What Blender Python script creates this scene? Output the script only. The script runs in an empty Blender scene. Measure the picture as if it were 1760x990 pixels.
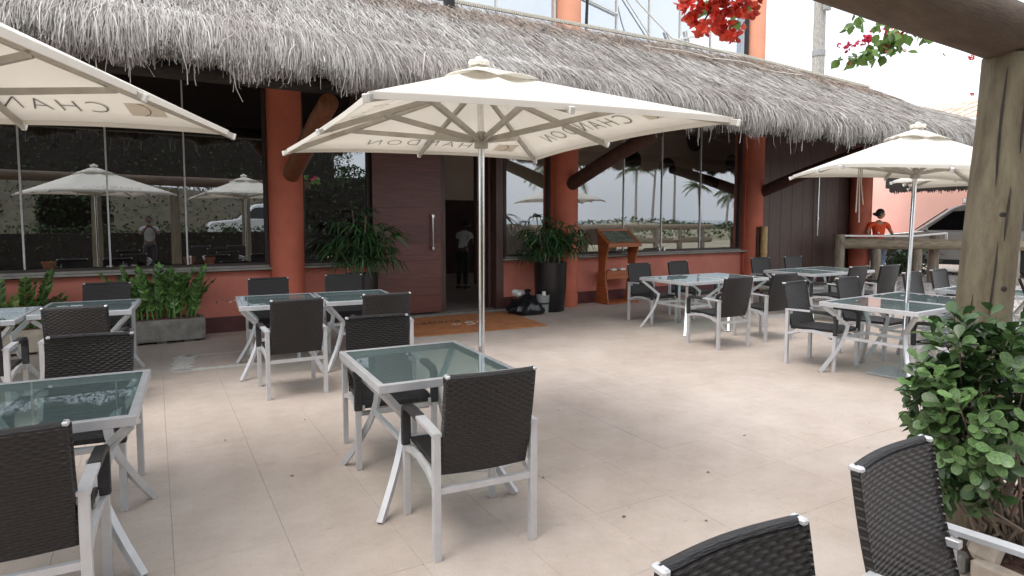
import bpy, math, random
import numpy as np
from mathutils import Vector, Matrix, Euler, Quaternion
random.seed(7); rng = np.random.default_rng(7)
PI = math.pi; R = math.radians
sc = bpy.context.scene
col = sc.collection

# ---------------------------------------------------------------- camera
FP, CXP, CYP, HZ = 1080.0, 880.0, 454.0, 377.0
pt = math.atan((CYP-HZ)/FP); ya = R(60.3)
fwd = Vector((math.cos(ya)*math.cos(pt), math.sin(ya)*math.cos(pt), -math.sin(pt)))
rgt = Vector((math.sin(ya), -math.cos(ya), 0)); upv = rgt.cross(fwd)
cd = bpy.data.cameras.new('camera'); cam = bpy.data.objects.new('camera', cd); col.objects.link(cam)
cam.matrix_world = Matrix(((rgt.x, upv.x, -fwd.x, 0), (rgt.y, upv.y, -fwd.y, 0), (rgt.z, upv.z, -fwd.z, 1.6), (0, 0, 0, 1)))
cd.sensor_width = 36; cd.lens = 36*FP/1760; cd.shift_y = -(495-CYP)/1760
cd.clip_start = 0.05; cd.clip_end = 3000
sc.camera = cam

# ---------------------------------------------------------------- world, sun, exposure
w = bpy.data.worlds.new('World'); sc.world = w; w.use_nodes = True
nt = w.node_tree; nt.nodes.clear()
SUN_EL, SUN_AZ = R(66), R(252)      # azimuth clockwise from +Y: high, from the left and a little behind the camera
o_ = nt.nodes.new('ShaderNodeOutputWorld'); bg = nt.nodes.new('ShaderNodeBackground')
sky = nt.nodes.new('ShaderNodeTexSky'); sky.sky_type = 'NISHITA'; sky.sun_disc = False
sky.sun_elevation = SUN_EL; sky.sun_rotation = SUN_AZ; sky.air_density = 1.2; sky.dust_density = 4.0
hs = nt.nodes.new('ShaderNodeHueSaturation'); hs.inputs['Saturation'].default_value = 0.35
mx = nt.nodes.new('ShaderNodeMix'); mx.data_type = 'RGBA'; mx.inputs[0].default_value = 0.6
tcw = nt.nodes.new('ShaderNodeTexCoord'); nzw = nt.nodes.new('ShaderNodeTexNoise'); nzw.inputs['Scale'].default_value = 2.2
nzw.inputs['Detail'].default_value = 5
crw = nt.nodes.new('ShaderNodeValToRGB'); crw.color_ramp.elements[0].color = (5.2, 5.6, 6.3, 1); crw.color_ramp.elements[1].color = (8.2, 8.4, 8.7, 1)
crw.color_ramp.elements[0].position = 0.3; crw.color_ramp.elements[1].position = 0.75
nt.links.new(tcw.outputs['Generated'], nzw.inputs['Vector']); nt.links.new(nzw.outputs['Fac'], crw.inputs[0])
nt.links.new(sky.outputs[0], hs.inputs['Color']); nt.links.new(hs.outputs[0], mx.inputs[6]); nt.links.new(crw.outputs[0], mx.inputs[7])
nt.links.new(mx.outputs[2], bg.inputs[0]); bg.inputs[1].default_value = 0.148; nt.links.new(bg.outputs[0], o_.inputs[0])
sd = bpy.data.lights.new('sun', 'SUN'); sd.energy = 0.85; sd.angle = R(36); sd.color = (1, 0.955, 0.9)
sun = bpy.data.objects.new('sun', sd); col.objects.link(sun)
sv = Vector((math.sin(SUN_AZ)*math.cos(SUN_EL), math.cos(SUN_AZ)*math.cos(SUN_EL), math.sin(SUN_EL)))
sun.rotation_euler = sv.to_track_quat('Z', 'Y').to_euler()
sc.view_settings.view_transform = 'Standard'; sc.view_settings.look = 'None'
sc.view_settings.exposure = 1.0; sc.view_settings.gamma = 1
sc.cycles.use_denoising = True
sc.cycles.max_bounces = 10; sc.cycles.transparent_max_bounces = 24; sc.cycles.caustics_reflective = False; sc.cycles.caustics_refractive = False

# ---------------------------------------------------------------- materials
def mat(name, c, rough=0.6, metal=0.0, ns=0.0, na=0.0, bump=0.0, bs=None, spec=0.5, c2=None, rnd=0.0, coord='Object', stretch=(1, 1, 1), coat=0.0, isl=0.0, trans=0.0):
    m = bpy.data.materials.new(name); m.use_nodes = True; t = m.node_tree; b = t.nodes['Principled BSDF']
    b.inputs['Roughness'].default_value = rough; b.inputs['Metallic'].default_value = metal
    b.inputs['Specular IOR Level'].default_value = spec; b.inputs['Coat Weight'].default_value = coat
    b.inputs['Base Color'].default_value = (*c, 1)
    L = t.links.new
    src = None
    if ns or bump:
        if coord == 'World':
            g = t.nodes.new('ShaderNodeNewGeometry'); out = g.outputs['Position']
        else:
            g = t.nodes.new('ShaderNodeTexCoord'); out = g.outputs[coord]
        mp = t.nodes.new('ShaderNodeMapping'); mp.inputs['Scale'].default_value = stretch; L(out, mp.inputs[0])
    if ns:
        n = t.nodes.new('ShaderNodeTexNoise'); n.inputs['Scale'].default_value = ns; n.inputs['Detail'].default_value = 6; n.inputs['Roughness'].default_value = 0.6
        L(mp.outputs[0], n.inputs['Vector'])
        cr = t.nodes.new('ShaderNodeValToRGB'); d = c2 if c2 else tuple(x*(1-na) for x in c)
        u = c if c2 else tuple(min(1, x*(1+na*0.6)) for x in c)
        cr.color_ramp.elements[0].color = (*d, 1); cr.color_ramp.elements[1].color = (*u, 1)
        cr.color_ramp.elements[0].position = 0.32; cr.color_ramp.elements[1].position = 0.68
        L(n.outputs['Fac'], cr.inputs[0]); src = cr.outputs[0]
    if rnd or isl:
        h = t.nodes.new('ShaderNodeHueSaturation'); h.inputs['Color'].default_value = (*c, 1)
        if src: L(src, h.inputs['Color'])
        mr = t.nodes.new('ShaderNodeMapRange')
        a = isl or rnd
        mr.inputs['To Min'].default_value = 1-a; mr.inputs['To Max'].default_value = 1+a
        if isl: q = t.nodes.new('ShaderNodeNewGeometry'); L(q.outputs['Random Per Island'], mr.inputs[0])
        else: q = t.nodes.new('ShaderNodeObjectInfo'); L(q.outputs['Random'], mr.inputs[0])
        L(mr.outputs[0], h.inputs['Value']); src = h.outputs[0]
    if src: L(src, b.inputs['Base Color'])
    if bump:
        n2 = t.nodes.new('ShaderNodeTexNoise'); n2.inputs['Scale'].default_value = bs or 40; n2.inputs['Detail'].default_value = 5
        L(mp.outputs[0], n2.inputs['Vector'])
        bm_ = t.nodes.new('ShaderNodeBump'); bm_.inputs['Strength'].default_value = bump; bm_.inputs['Distance'].default_value = 0.01
        L(n2.outputs['Fac'], bm_.inputs['Height']); L(bm_.outputs[0], b.inputs['Normal'])
        if rough > 0.2:
            mr2 = t.nodes.new('ShaderNodeMapRange'); mr2.inputs['To Min'].default_value = rough*0.8; mr2.inputs['To Max'].default_value = min(1, rough*1.2)
            L(n2.outputs['Fac'], mr2.inputs[0]); L(mr2.outputs[0], b.inputs['Roughness'])
    if trans:
        o = t.nodes['Material Output']; tr = t.nodes.new('ShaderNodeBsdfTranslucent'); tr.inputs[0].default_value = (*c, 1)
        if src: L(src, tr.inputs[0])
        ms = t.nodes.new('ShaderNodeMixShader'); ms.inputs[0].default_value = trans
        L(b.outputs[0], ms.inputs[1]); L(tr.outputs[0], ms.inputs[2]); L(ms.outputs[0], o.inputs[0])
    return m

def glass(name, tint, refl, rough=0.0, ior=1.5, frost=None):
    m = bpy.data.materials.new(name); m.use_nodes = True; t = m.node_tree; t.nodes.clear(); L = t.links.new
    o = t.nodes.new('ShaderNodeOutputMaterial'); tr = t.nodes.new('ShaderNodeBsdfTransparent'); tr.inputs[0].default_value = (*tint, 1)
    g = t.nodes.new('ShaderNodeBsdfGlossy'); g.inputs['Roughness'].default_value = rough; g.inputs['Color'].default_value = (0.93, 0.97, 1, 1)
    fr = t.nodes.new('ShaderNodeFresnel'); fr.inputs[0].default_value = ior
    ad = t.nodes.new('ShaderNodeMath'); ad.operation = 'ADD'; ad.inputs[1].default_value = refl; ad.use_clamp = True; L(fr.outputs[0], ad.inputs[0])
    ge = t.nodes.new('ShaderNodeNewGeometry'); iv = t.nodes.new('ShaderNodeMath'); iv.operation = 'SUBTRACT'; iv.inputs[0].default_value = 1.0; L(ge.outputs['Backfacing'], iv.inputs[1])
    mu = t.nodes.new('ShaderNodeMath'); mu.operation = 'MULTIPLY'; L(ad.outputs[0], mu.inputs[0]); L(iv.outputs[0], mu.inputs[1]); ad = mu
    ms = t.nodes.new('ShaderNodeMixShader'); L(ad.outputs[0], ms.inputs[0]); L(tr.outputs[0], ms.inputs[1]); L(g.outputs[0], ms.inputs[2])
    if frost:
        df = t.nodes.new('ShaderNodeBsdfDiffuse'); df.inputs[0].default_value = (*frost[:3], 1); m2 = t.nodes.new('ShaderNodeMixShader'); m2.inputs[0].default_value = frost[3]
        L(ms.outputs[0], m2.inputs[1]); L(df.outputs[0], m2.inputs[2]); ms = m2
    L(ms.outputs[0], o.inputs[0])
    return m

def wicker(name, c, axes):
    # woven cane: strands run along u, over and under posts spaced along u
    m = bpy.data.materials.new(name); m.use_nodes = True; t = m.node_tree; b = t.nodes['Principled BSDF']; L = t.links.new
    tc = t.nodes.new('ShaderNodeTexCoord'); sp = t.nodes.new('ShaderNodeSeparateXYZ'); L(tc.outputs['Object'], sp.inputs[0])
    def M(op, a, bb=None):
        n = t.nodes.new('ShaderNodeMath'); n.operation = op
        for i, v in enumerate((a, bb)):
            if v is None: continue
            if isinstance(v, (int, float)): n.inputs[i].default_value = v
            else: L(v, n.inputs[i])
        return n.outputs[0]
    u = sp.outputs[axes[0]]; v = sp.outputs[axes[1]]
    vs = M('MULTIPLY', v, 1/0.0135); us = M('MULTIPLY', u, 1/0.024)
    fv = M('FLOOR', vs); row = M('SINE', M('MULTIPLY', M('FRACT', vs), PI))
    wav = M('SINE', M('ADD', M('MULTIPLY', us, PI), M('MULTIPLY', fv, PI)))
    h = M('MULTIPLY', row, M('ADD', M('MULTIPLY', wav, 0.42), 0.58))
    bp = t.nodes.new('ShaderNodeBump'); bp.inputs['Strength'].default_value = 0.9; bp.inputs['Distance'].default_value = 0.0045
    L(h, bp.inputs['Height']); L(bp.outputs[0], b.inputs['Normal'])
    cr = t.nodes.new('ShaderNodeValToRGB'); cr.color_ramp.elements[0].color = (c[0]*0.25, c[1]*0.25, c[2]*0.25, 1); cr.color_ramp.elements[1].color = (*c, 1)
    cr.color_ramp.elements[0].position = 0.02; cr.color_ramp.elements[1].position = 0.45
    L(h, cr.inputs[0]); L(cr.outputs[0], b.inputs['Base Color'])
    b.inputs['Roughness'].default_value = 0.36; b.inputs['Specular IOR Level'].default_value = 0.5
    return m

M = {}
M['wall'] = mat('salmon red painted plaster', (0.60, 0.205, 0.145), 0.75, ns=1.3, na=0.2, bump=0.12, bs=25, coord='World')
M['column'] = mat('red painted column', (0.54, 0.138, 0.08), 0.7, ns=1.3, na=0.22, bump=0.1, bs=25, coord='World')
M['orange'] = mat('orange painted column', (0.82, 0.36, 0.22), 0.7, ns=2, na=0.08)
M['plinth'] = mat('dark red plinth paint', (0.10, 0.03, 0.03), 0.6, ns=3, na=0.3, coord='World')
M['sill'] = mat('grey stone sill', (0.3, 0.28, 0.25), 0.6, ns=6, na=0.25, coord='World')
M['frame'] = mat('dark window timber', (0.05, 0.035, 0.03), 0.5, ns=3, na=0.3, coord='World', stretch=(1, 1, 8))
M['wood'] = mat('dark mahogany boards', (0.125, 0.042, 0.032), 0.38, ns=3.2, na=0.35, bump=0.12, bs=30, coord='World', stretch=(1, 1, 14), rnd=0.18)
M['wood2'] = mat('dark brown timber', (0.08, 0.041, 0.031), 0.45, ns=3, na=0.3, coord='World', stretch=(6, 6, 1), rnd=0.14)
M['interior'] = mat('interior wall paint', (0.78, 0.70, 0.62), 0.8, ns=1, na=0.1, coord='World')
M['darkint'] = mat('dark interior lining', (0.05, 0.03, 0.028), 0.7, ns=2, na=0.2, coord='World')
M['intfloor'] = mat('polished interior floor', (0.34, 0.30, 0.27), 0.25, ns=3, na=0.15, coord='World')
M['log'] = mat('weathered pine log', (0.215, 0.185, 0.12), 0.82, ns=4.5, na=0.5, bump=0.6, bs=30, stretch=(3.5, 3.5, .8), c2=(0.12, 0.092, 0.058))
M['logG'] = mat('grey weathered fence log', (0.33, 0.28, 0.21), 0.8, ns=4, na=0.5, bump=0.5, bs=18, stretch=(6, 6, 1), c2=(0.14, 0.11, 0.08))
M['logH'] = mat('weathered lying log with painted shade', (0.135, 0.095, 0.062), 0.8, ns=3.2, na=0.5, bump=0.35, bs=22, stretch=(1, 4, 4), c2=(0.07, 0.047, 0.033))  # beam shade painted in: darker than the post's log colour
M['logF'] = mat('grey weathered rail log', (0.30, 0.235, 0.155), 0.8, ns=3, na=0.5, bump=0.5, bs=14, stretch=(1, 2, 9), c2=(0.14, 0.11, 0.08))
M['logD'] = mat('brown log with painted shade', (0.075, 0.03, 0.02), 0.7, ns=3, na=0.4, bump=0.3, bs=20, stretch=(6, 6, 1))
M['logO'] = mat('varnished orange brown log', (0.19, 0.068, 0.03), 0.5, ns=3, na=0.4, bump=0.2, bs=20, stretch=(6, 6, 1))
M['bamboo'] = mat('dry bamboo cane', (0.5, 0.34, 0.15), 0.45, ns=5, na=0.3, stretch=(3, 3, 1))
M['alu'] = mat('brushed silver aluminium paint', (0.60, 0.605, 0.62), 0.40, 0.35, ns=9, na=0.10, bump=0.04, bs=120)
M['steel'] = mat('polished steel', (0.7, 0.7, 0.7), 0.16, 1.0, ns=20, na=0.08)
M['wickB'] = wicker('black woven wicker', (0.019, 0.0155, 0.015), (0, 2))
M['wickS'] = wicker('black woven seat wicker', (0.024, 0.021, 0.021), (0, 1))
M['wrap'] = mat('black wicker wrap', (0.028, 0.026, 0.027), 0.45, ns=60, na=0.4, bump=0.7, bs=90, stretch=(0.3, 2.5, 2.5))
M['tglass'] = glass('green tinted table glass', (0.70, 0.80, 0.79), 0.06, frost=(0.32, 0.42, 0.42, 0.16))
M['wglass'] = glass('tinted window glass', (0.9, 0.88, 0.85), 0.29)
M['uglass'] = glass('upper floor blue glass', (0.74, 0.78, 0.8), 0.42)
M['cream'] = mat('cream parasol canvas', (0.93, 0.90, 0.84), 0.85, ns=1.3, na=0.05, trans=0.42, bump=0.1, bs=14)
M['white'] = mat('white painted metal', (0.72, 0.71, 0.68), 0.45, ns=8, na=0.08)
M['rib'] = mat('dull pale parasol rib', (0.50, 0.47, 0.42), 0.5, 0.3, ns=8, na=0.2)
M['ink'] = mat('grey canvas print', (0.24, 0.23, 0.22), 0.8, ns=30, na=0.3)
M['patch'] = mat('sewn beige canvas patch', (0.80, 0.74, 0.64), 0.85, ns=6, na=0.12, trans=0.35)
M['thatch'] = mat('weathered grey piassava thatch', (0.46, 0.44, 0.415), 0.9, ns=0.9, na=0.25, c2=(0.31, 0.275, 0.245), isl=0.5, coord='World', trans=0.12)
M['thatchB'] = mat('brown ridge thatch', (0.27, 0.21, 0.17), 0.9, ns=1.1, na=0.25, isl=0.5, coord='World')
M['thatchD'] = mat('dense thatch body', (0.22, 0.20, 0.18), 0.95, ns=14, na=0.5, coord='World', stretch=(6, 1, 1), bump=0.5, bs=40)
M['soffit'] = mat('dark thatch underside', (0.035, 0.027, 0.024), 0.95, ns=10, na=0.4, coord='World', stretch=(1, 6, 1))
M['tile'] = mat('pinkish beige paving slab', (0.50, 0.436, 0.388), 0.74, ns=0.8, na=0.5, c2=(0.42, 0.357, 0.312), coord='World', bump=0.3, bs=60, rnd=0.02)
M['grout'] = mat('dark joint sand', (0.2, 0.165, 0.14), 0.9, ns=20, na=0.3, coord='World')
M['cement'] = mat('pale cement smear', (0.6, 0.57, 0.53), 0.85, ns=30, na=0.25, coord='World', bump=0.3)
M['gravel'] = mat('pale cobbles', (0.55, 0.52, 0.48), 0.85, ns=9, na=0.5, coord='World', bump=0.8, bs=16, c2=(0.26, 0.24, 0.22))
M['ground'] = mat('sandy ground', (0.42, 0.37, 0.28), 0.95, ns=0.15, na=0.4, coord='World', bump=0.5, bs=3, c2=(0.24, 0.22, 0.12))
M['grass'] = mat('dry grass slope', (0.042, 0.045, 0.022), 0.95, ns=1.6, na=0.5, coord='World', bump=0.8, bs=4, c2=(0.085, 0.066, 0.036))
M['sea'] = mat('sea water', (0.12, 0.2, 0.22), 0.25, ns=0.02, na=0.2, coord='World', bump=0.3, bs=0.5)
M['concrete'] = mat('stained grey concrete', (0.26, 0.25, 0.225), 0.85, ns=7, na=0.5, bump=0.5, bs=30, c2=(0.13, 0.125, 0.11))
M['beigec'] = mat('beige cement planter', (0.42, 0.37, 0.29), 0.8, ns=6, na=0.25, bump=0.3)
M['soil'] = mat('red brown mulch', (0.12, 0.06, 0.04), 0.95, ns=30, na=0.6, bump=1.0, bs=50, coord='World')
M['potB'] = mat('black glazed pot', (0.015, 0.014, 0.014), 0.28, ns=3, na=0.3)
M['terra'] = mat('terracotta clay', (0.55, 0.2, 0.09), 0.7, ns=9, na=0.2)
M['leafZ'] = mat('glossy zamia leaf', (0.10, 0.21, 0.05), 0.28, isl=0.6, ns=9, na=0.3)
M['leafY'] = mat('yellow green zamia leaf', (0.22, 0.30, 0.06), 0.35, isl=0.5, ns=9, na=0.3)
M['leafP'] = mat('palm blade', (0.035, 0.09, 0.028), 0.35, isl=0.5, ns=5, na=0.3)
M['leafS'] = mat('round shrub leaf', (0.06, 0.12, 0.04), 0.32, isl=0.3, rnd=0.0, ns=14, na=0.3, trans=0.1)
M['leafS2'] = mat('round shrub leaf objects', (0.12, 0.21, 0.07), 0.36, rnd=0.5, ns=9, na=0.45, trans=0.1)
M['leafN'] = mat('bougainvillea leaf', (0.16, 0.27, 0.07), 0.5, isl=0.4, ns=14, na=0.3, trans=0.35)
M['hedge'] = mat('hedge leaf', (0.045, 0.08, 0.028), 0.85, isl=0.5, ns=3, na=0.3)
M['scrub'] = mat('olive dry scrub', (0.06, 0.055, 0.03), 0.9, isl=0.6, ns=2, na=0.4)
M['frondF'] = mat('coconut frond', (0.12, 0.15, 0.06), 0.55, isl=0.4, ns=3, na=0.3)
M['bark'] = mat('grey twig bark', (0.2, 0.16, 0.125), 0.85, ns=12, na=0.4, bump=0.4, bs=30)
M['twigD'] = mat('dark twig', (0.04, 0.03, 0.028), 0.85, ns=12, na=0.4)
M['coral'] = mat('coral red bract', (0.90, 0.20, 0.11), 0.6, isl=0.4, ns=18, na=0.35, c2=(0.75, 0.09, 0.08), trans=0.5)
M['pink'] = mat('magenta pink bract', (0.72, 0.07, 0.16), 0.6, isl=0.35, ns=18, na=0.3, trans=0.4)
M['mat'] = mat('orange coir doormat', (0.44, 0.175, 0.065), 0.9, ns=4, na=0.25, bump=0.6, bs=150, coord='World')
M['txtW'] = mat('white lettering', (0.75, 0.68, 0.6), 0.8, ns=40, na=0.2)
M['txtB'] = mat('black lettering', (0.03, 0.02, 0.02), 0.8, ns=40, na=0.2)
M['standO'] = mat('orange varnished plywood', (0.40, 0.12, 0.04), 0.4, ns=3, na=0.3, stretch=(1, 1, 8), bump=0.05)
M['standE'] = mat('pale plywood edge', (0.62, 0.36, 0.2), 0.5, ns=20, na=0.2)
M['menu'] = mat('laminated menu sheet', (0.22, 0.25, 0.2), 0.2, ns=7, na=0.5, coat=0.5)
M['bag'] = mat('black bin bag plastic', (0.012, 0.012, 0.013), 0.25, ns=5, na=0.3, bump=0.8, bs=14)
M['whiteP'] = mat('white plastic', (0.75, 0.75, 0.73), 0.4, ns=9, na=0.05)
M['greyP'] = mat('grey plastic', (0.3, 0.31, 0.31), 0.45, ns=9, na=0.1)
M['rope'] = mat('pale rope', (0.6, 0.56, 0.48), 0.9, ns=40, na=0.3)
M['paint'] = mat('silver grey car paint', (0.34, 0.325, 0.30), 0.28, 0.35, ns=2, na=0.06, coat=0.6)
M['paintW'] = mat('white van paint', (0.7, 0.72, 0.74), 0.3, ns=2, na=0.05, coat=0.5)
M['carglass'] = mat('black car glass', (0.006, 0.006, 0.007), 0.05, ns=1, na=0.1)
M['tyre'] = mat('black tyre rubber', (0.02, 0.02, 0.02), 0.8, ns=20, na=0.3)
M['skin'] = mat('brown skin', (0.42, 0.22, 0.14), 0.55, ns=10, na=0.15)
M['skinD'] = mat('dark skin', (0.12, 0.065, 0.045), 0.55, ns=10, na=0.15)
M['shirtO'] = mat('orange polo cotton', (0.80, 0.085, 0.02), 0.85, ns=12, na=0.2, bump=0.3, bs=25)
M['shirtW'] = mat('white cotton', (0.7, 0.7, 0.72), 0.85, ns=12, na=0.1, bump=0.3, bs=25)
M['jean'] = mat('light blue denim', (0.25, 0.33, 0.48), 0.85, ns=12, na=0.25)
M['dark'] = mat('dark cloth', (0.03, 0.03, 0.035), 0.85, ns=12, na=0.25)
M['hair'] = mat('black hair', (0.012, 0.01, 0.01), 0.5, ns=30, na=0.4)
M['rooft'] = mat('terracotta roof', (0.8, 0.52, 0.4), 0.85, ns=3, na=0.35, isl=0.3)
M['pinkw'] = mat('pale salmon plaster', (0.86, 0.52, 0.44), 0.8, ns=1, na=0.06, coord='World')
M['pole'] = mat('grey timber pole', (0.42, 0.40, 0.37), 0.85, ns=5, na=0.5, stretch=(6, 6, 1), bump=0.5)
M['cloth'] = mat('white table linen', (0.6, 0.6, 0.6), 0.8, ns=6, na=0.1)
M['stone'] = mat('pale broken stone', (0.5, 0.43, 0.35), 0.85, ns=8, na=0.3, bump=0.5)
M['lamp'] = mat('white lamp glass', (0.85, 0.85, 0.85), 0.3, ns=8, na=0.05)
M['grey'] = mat('grey slab', (0.55, 0.55, 0.55), 0.7, ns=2, na=0.1)
M['dryleaf'] = mat('dry brown leaf', (0.14, 0.10, 0.06), 0.8, ns=30, na=0.4)

def floor_mat():
    m = M['tile']; t = m.node_tree; L = t.links.new; b = t.nodes['Principled BSDF']
    src = b.inputs['Base Color'].links[0].from_socket
    g = t.nodes.new('ShaderNodeNewGeometry')
    def nz(sc_, det, p0, p1, c0, c1, st=(1, 1, 1), ro=.6):
        mp = t.nodes.new('ShaderNodeMapping'); mp.inputs['Scale'].default_value = st; L(g.outputs['Position'], mp.inputs[0])
        n = t.nodes.new('ShaderNodeTexNoise'); n.inputs['Scale'].default_value = sc_; n.inputs['Detail'].default_value = det; n.inputs['Roughness'].default_value = ro; L(mp.outputs[0], n.inputs['Vector'])
        r = t.nodes.new('ShaderNodeValToRGB'); r.color_ramp.elements[0].position = p0; r.color_ramp.elements[1].position = p1
        r.color_ramp.elements[0].color = (*c0, 1); r.color_ramp.elements[1].color = (*c1, 1); L(n.outputs['Fac'], r.inputs[0]); return r.outputs[0]
    for lay in (nz(.45, 8, .35, .65, (.88, .84, .80), (1.06, 1.06, 1.06)), nz(3.3, 8, .3, .62, (.88, .865, .85), (1.04, 1.04, 1.04), ro=.75),
                nz(22, 6, .28, .42, (.78, .75, .72), (1, 1, 1), ro=.8), nz(9, 4, .22, .34, (.62, .58, .55), (1, 1, 1), st=(1, 4, 1)), nz(130, 3, .28, .45, (.86, .85, .84), (1.02, 1.02, 1.02))):
        x = t.nodes.new('ShaderNodeMix'); x.data_type = 'RGBA'; x.blend_type = 'MULTIPLY'; x.inputs[0].default_value = 1; L(src, x.inputs[6]); L(lay, x.inputs[7]); src = x.outputs[2]
    L(src, b.inputs['Base Color'])
floor_mat()
# ---------------------------------------------------------------- mesh builder
class MB:
    def __init__(s): s.v = []; s.f = []
    def add(s, v, f):
        n = len(s.v); s.v += [tuple(p) for p in v]; s.f += [tuple(i+n for i in q) for q in f]; return s
    def box(s, c, d, rot=None, bev=0.0):
        x, y, z = d[0]/2, d[1]/2, d[2]/2
        if bev:
            b = min(bev, x*.9, y*.9, z*.9); V = []
            for sx in (-1, 1):
                for sy in (-1, 1):
                    for sz in (-1, 1):
                        V += [Vector((sx*(x-b), sy*(y-b), sz*z)), Vector((sx*(x-b), sy*y, sz*(z-b))), Vector((sx*x, sy*(y-b), sz*(z-b)))]
            def I(sx, sy, sz, k): return ((sx > 0)*4+(sy > 0)*2+(sz > 0))*3+k
            F = []
            for q in (-1, 1):
                F.append([I(a, b_, q, 0) for a, b_ in ((-1, -1), (1, -1), (1, 1), (-1, 1))][::q])
                F.append([I(a, q, b_, 1) for a, b_ in ((-1, -1), (1, -1), (1, 1), (-1, 1))][::-q])
                F.append([I(q, a, b_, 2) for a, b_ in ((-1, -1), (1, -1), (1, 1), (-1, 1))][::q])
            for a in (-1, 1):
                for b_ in (-1, 1):
                    F.append([I(a, b_, -1, 1), I(a, b_, 1, 1), I(a, b_, 1, 2), I(a, b_, -1, 2)])
                    F.append([I(a, -1, b_, 0), I(a, 1, b_, 0), I(a, 1, b_, 2), I(a, -1, b_, 2)])
                    F.append([I(-1, a, b_, 0), I(1, a, b_, 0), I(1, a, b_, 1), I(-1, a, b_, 1)])
                    for c_ in (-1, 1): F.append([I(a, b_, c_, 0), I(a, b_, c_, 1), I(a, b_, c_, 2)])
        else:
            V = [Vector((sx*x, sy*y, sz*z)) for sz in (-1, 1) for sx, sy in ((-1, -1), (1, -1), (1, 1), (-1, 1))]
            F = [(3, 2, 1, 0), (4, 5, 6, 7), (0, 1, 5, 4), (1, 2, 6, 5), (2, 3, 7, 6), (3, 0, 4, 7)]
        if rot is not None: V = [rot @ p for p in V]
        return s.add([p+Vector(c) for p in V], F)
    def bar(s, a, b, wd, h, up=(0, 0, 1), bev=0.0):
        a = Vector(a); b = Vector(b); d = b-a; L = d.length; d.normalize(); u = Vector(up)
        x = d.cross(u)
        if x.length < 1e-4: x = d.cross(Vector((0, 1, 0)))
        x.normalize(); z = x.cross(d)
        m = Matrix((x, d, z)).transposed()
        return s.box((a+b)/2, (wd, L, h), m, bev)
    def tube(s, pts, r, n=10, cap=True, flat=None):
        P = [Vector(p) for p in pts]; k = len(P); rr = r if isinstance(r, (list, tuple)) else [r]*k
        V = []; F = []; px = None
        for i in range(k):
            d = (P[min(i+1, k-1)]-P[max(i-1, 0)]).normalized()
            if px is None:
                px = d.cross(Vector((0, 0, 1)))
                if px.length < 0.05: px = d.cross(Vector((0, 1, 0)))
            px = (px-d*px.dot(d)).normalized(); py = d.cross(px)
            for j in range(n):
                a = 2*PI*j/n
                V.append(P[i]+px*math.cos(a)*rr[i]+py*math.sin(a)*rr[i]*(flat or 1))
        for i in range(k-1):
            for j in range(n): F.append((i*n+j, i*n+(j+1) % n, (i+1)*n+(j+1) % n, (i+1)*n+j))
        if cap: F.append(tuple(range(n))[::-1]); F.append(tuple((k-1)*n+j for j in range(n)))
        return s.add(V, F)
    def ribbon(s, pts, wd, h, side):
        # rectangular section swept along pts, 'side' is the width direction
        P = [Vector(p) for p in pts]; k = len(P); sd_ = Vector(side).normalized(); V = []; F = []
        for i in range(k):
            d = (P[min(i+1, k-1)]-P[max(i-1, 0)]).normalized(); n_ = d.cross(sd_).normalized()
            for a, b in ((-1, -1), (1, -1), (1, 1), (-1, 1)): V.append(P[i]+sd_*a*wd/2+n_*b*h/2)
        for i in range(k-1):
            for j in range(4): F.append((i*4+j, i*4+(j+1) % 4, (i+1)*4+(j+1) % 4, (i+1)*4+j))
        F.append((3, 2, 1, 0)); F.append(tuple((k-1)*4+j for j in range(4)))
        return s.add(V, F)
    def lathe(s, prof, c=(0, 0, 0), n=20, sq=0, cap=True):
        V = []; F = []; k = len(prof); c = Vector(c)
        for (r, z) in prof:
            for j in range(n):
                a = 2*PI*j/n; V.append(c+Vector((r*math.cos(a), r*math.sin(a), z)))
        for i in range(k-1):
            for j in range(n): F.append((i*n+j, i*n+(j+1) % n, (i+1)*n+(j+1) % n, (i+1)*n+j))
        if cap: F.append(tuple(range(n))[::-1]); F.append(tuple((k-1)*n+j for j in range(n)))
        return s.add(V, F)
    def grid(s, fn, nu, nv):
        V = [fn(i/nu, j/nv) for j in range(nv+1) for i in range(nu+1)]
        F = [(j*(nu+1)+i, j*(nu+1)+i+1, (j+1)*(nu+1)+i+1, (j+1)*(nu+1)+i) for j in range(nv) for i in range(nu)]
        return s.add(V, F)
    def prism(s, poly, a0, a1, f):
        # poly in 2D, f(u, v, w) -> 3D, extruded from a0 to a1
        n = len(poly); V = [f(u, v, a0) for u, v in poly]+[f(u, v, a1) for u, v in poly]
        F = [tuple(range(n))[::-1], tuple(range(n, 2*n))]+[(i, (i+1) % n, n+(i+1) % n, n+i) for i in range(n)]
        return s.add(V, F)
    def build(s, name, m, parent=None, smooth=False, world=False, solid=0.0, bevel=0.0):
        me = bpy.data.meshes.new(name); V = s.v
        if world and parent is not None: V = [(p[0]-parent.location.x, p[1]-parent.location.y, p[2]-parent.location.z) for p in V]
        me.from_pydata(V, [], s.f); me.update()
        if isinstance(m, list):
            for q in m: me.materials.append(q)
        else: me.materials.append(m)
        o = bpy.data.objects.new(name, me); col.objects.link(o)
        if parent is not None: o.parent = parent
        if smooth:
            me.polygons.foreach_set('use_smooth', [True]*len(me.polygons))
            try: me.set_sharp_from_angle(angle=R(40))
            except Exception: pass
        if solid: md = o.modifiers.new('s', 'SOLIDIFY'); md.thickness = solid; md.offset = 0
        if bevel: md = o.modifiers.new('b', 'BEVEL'); md.width = bevel; md.segments = 2; md.limit_method = 'ANGLE'
        return o

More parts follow.
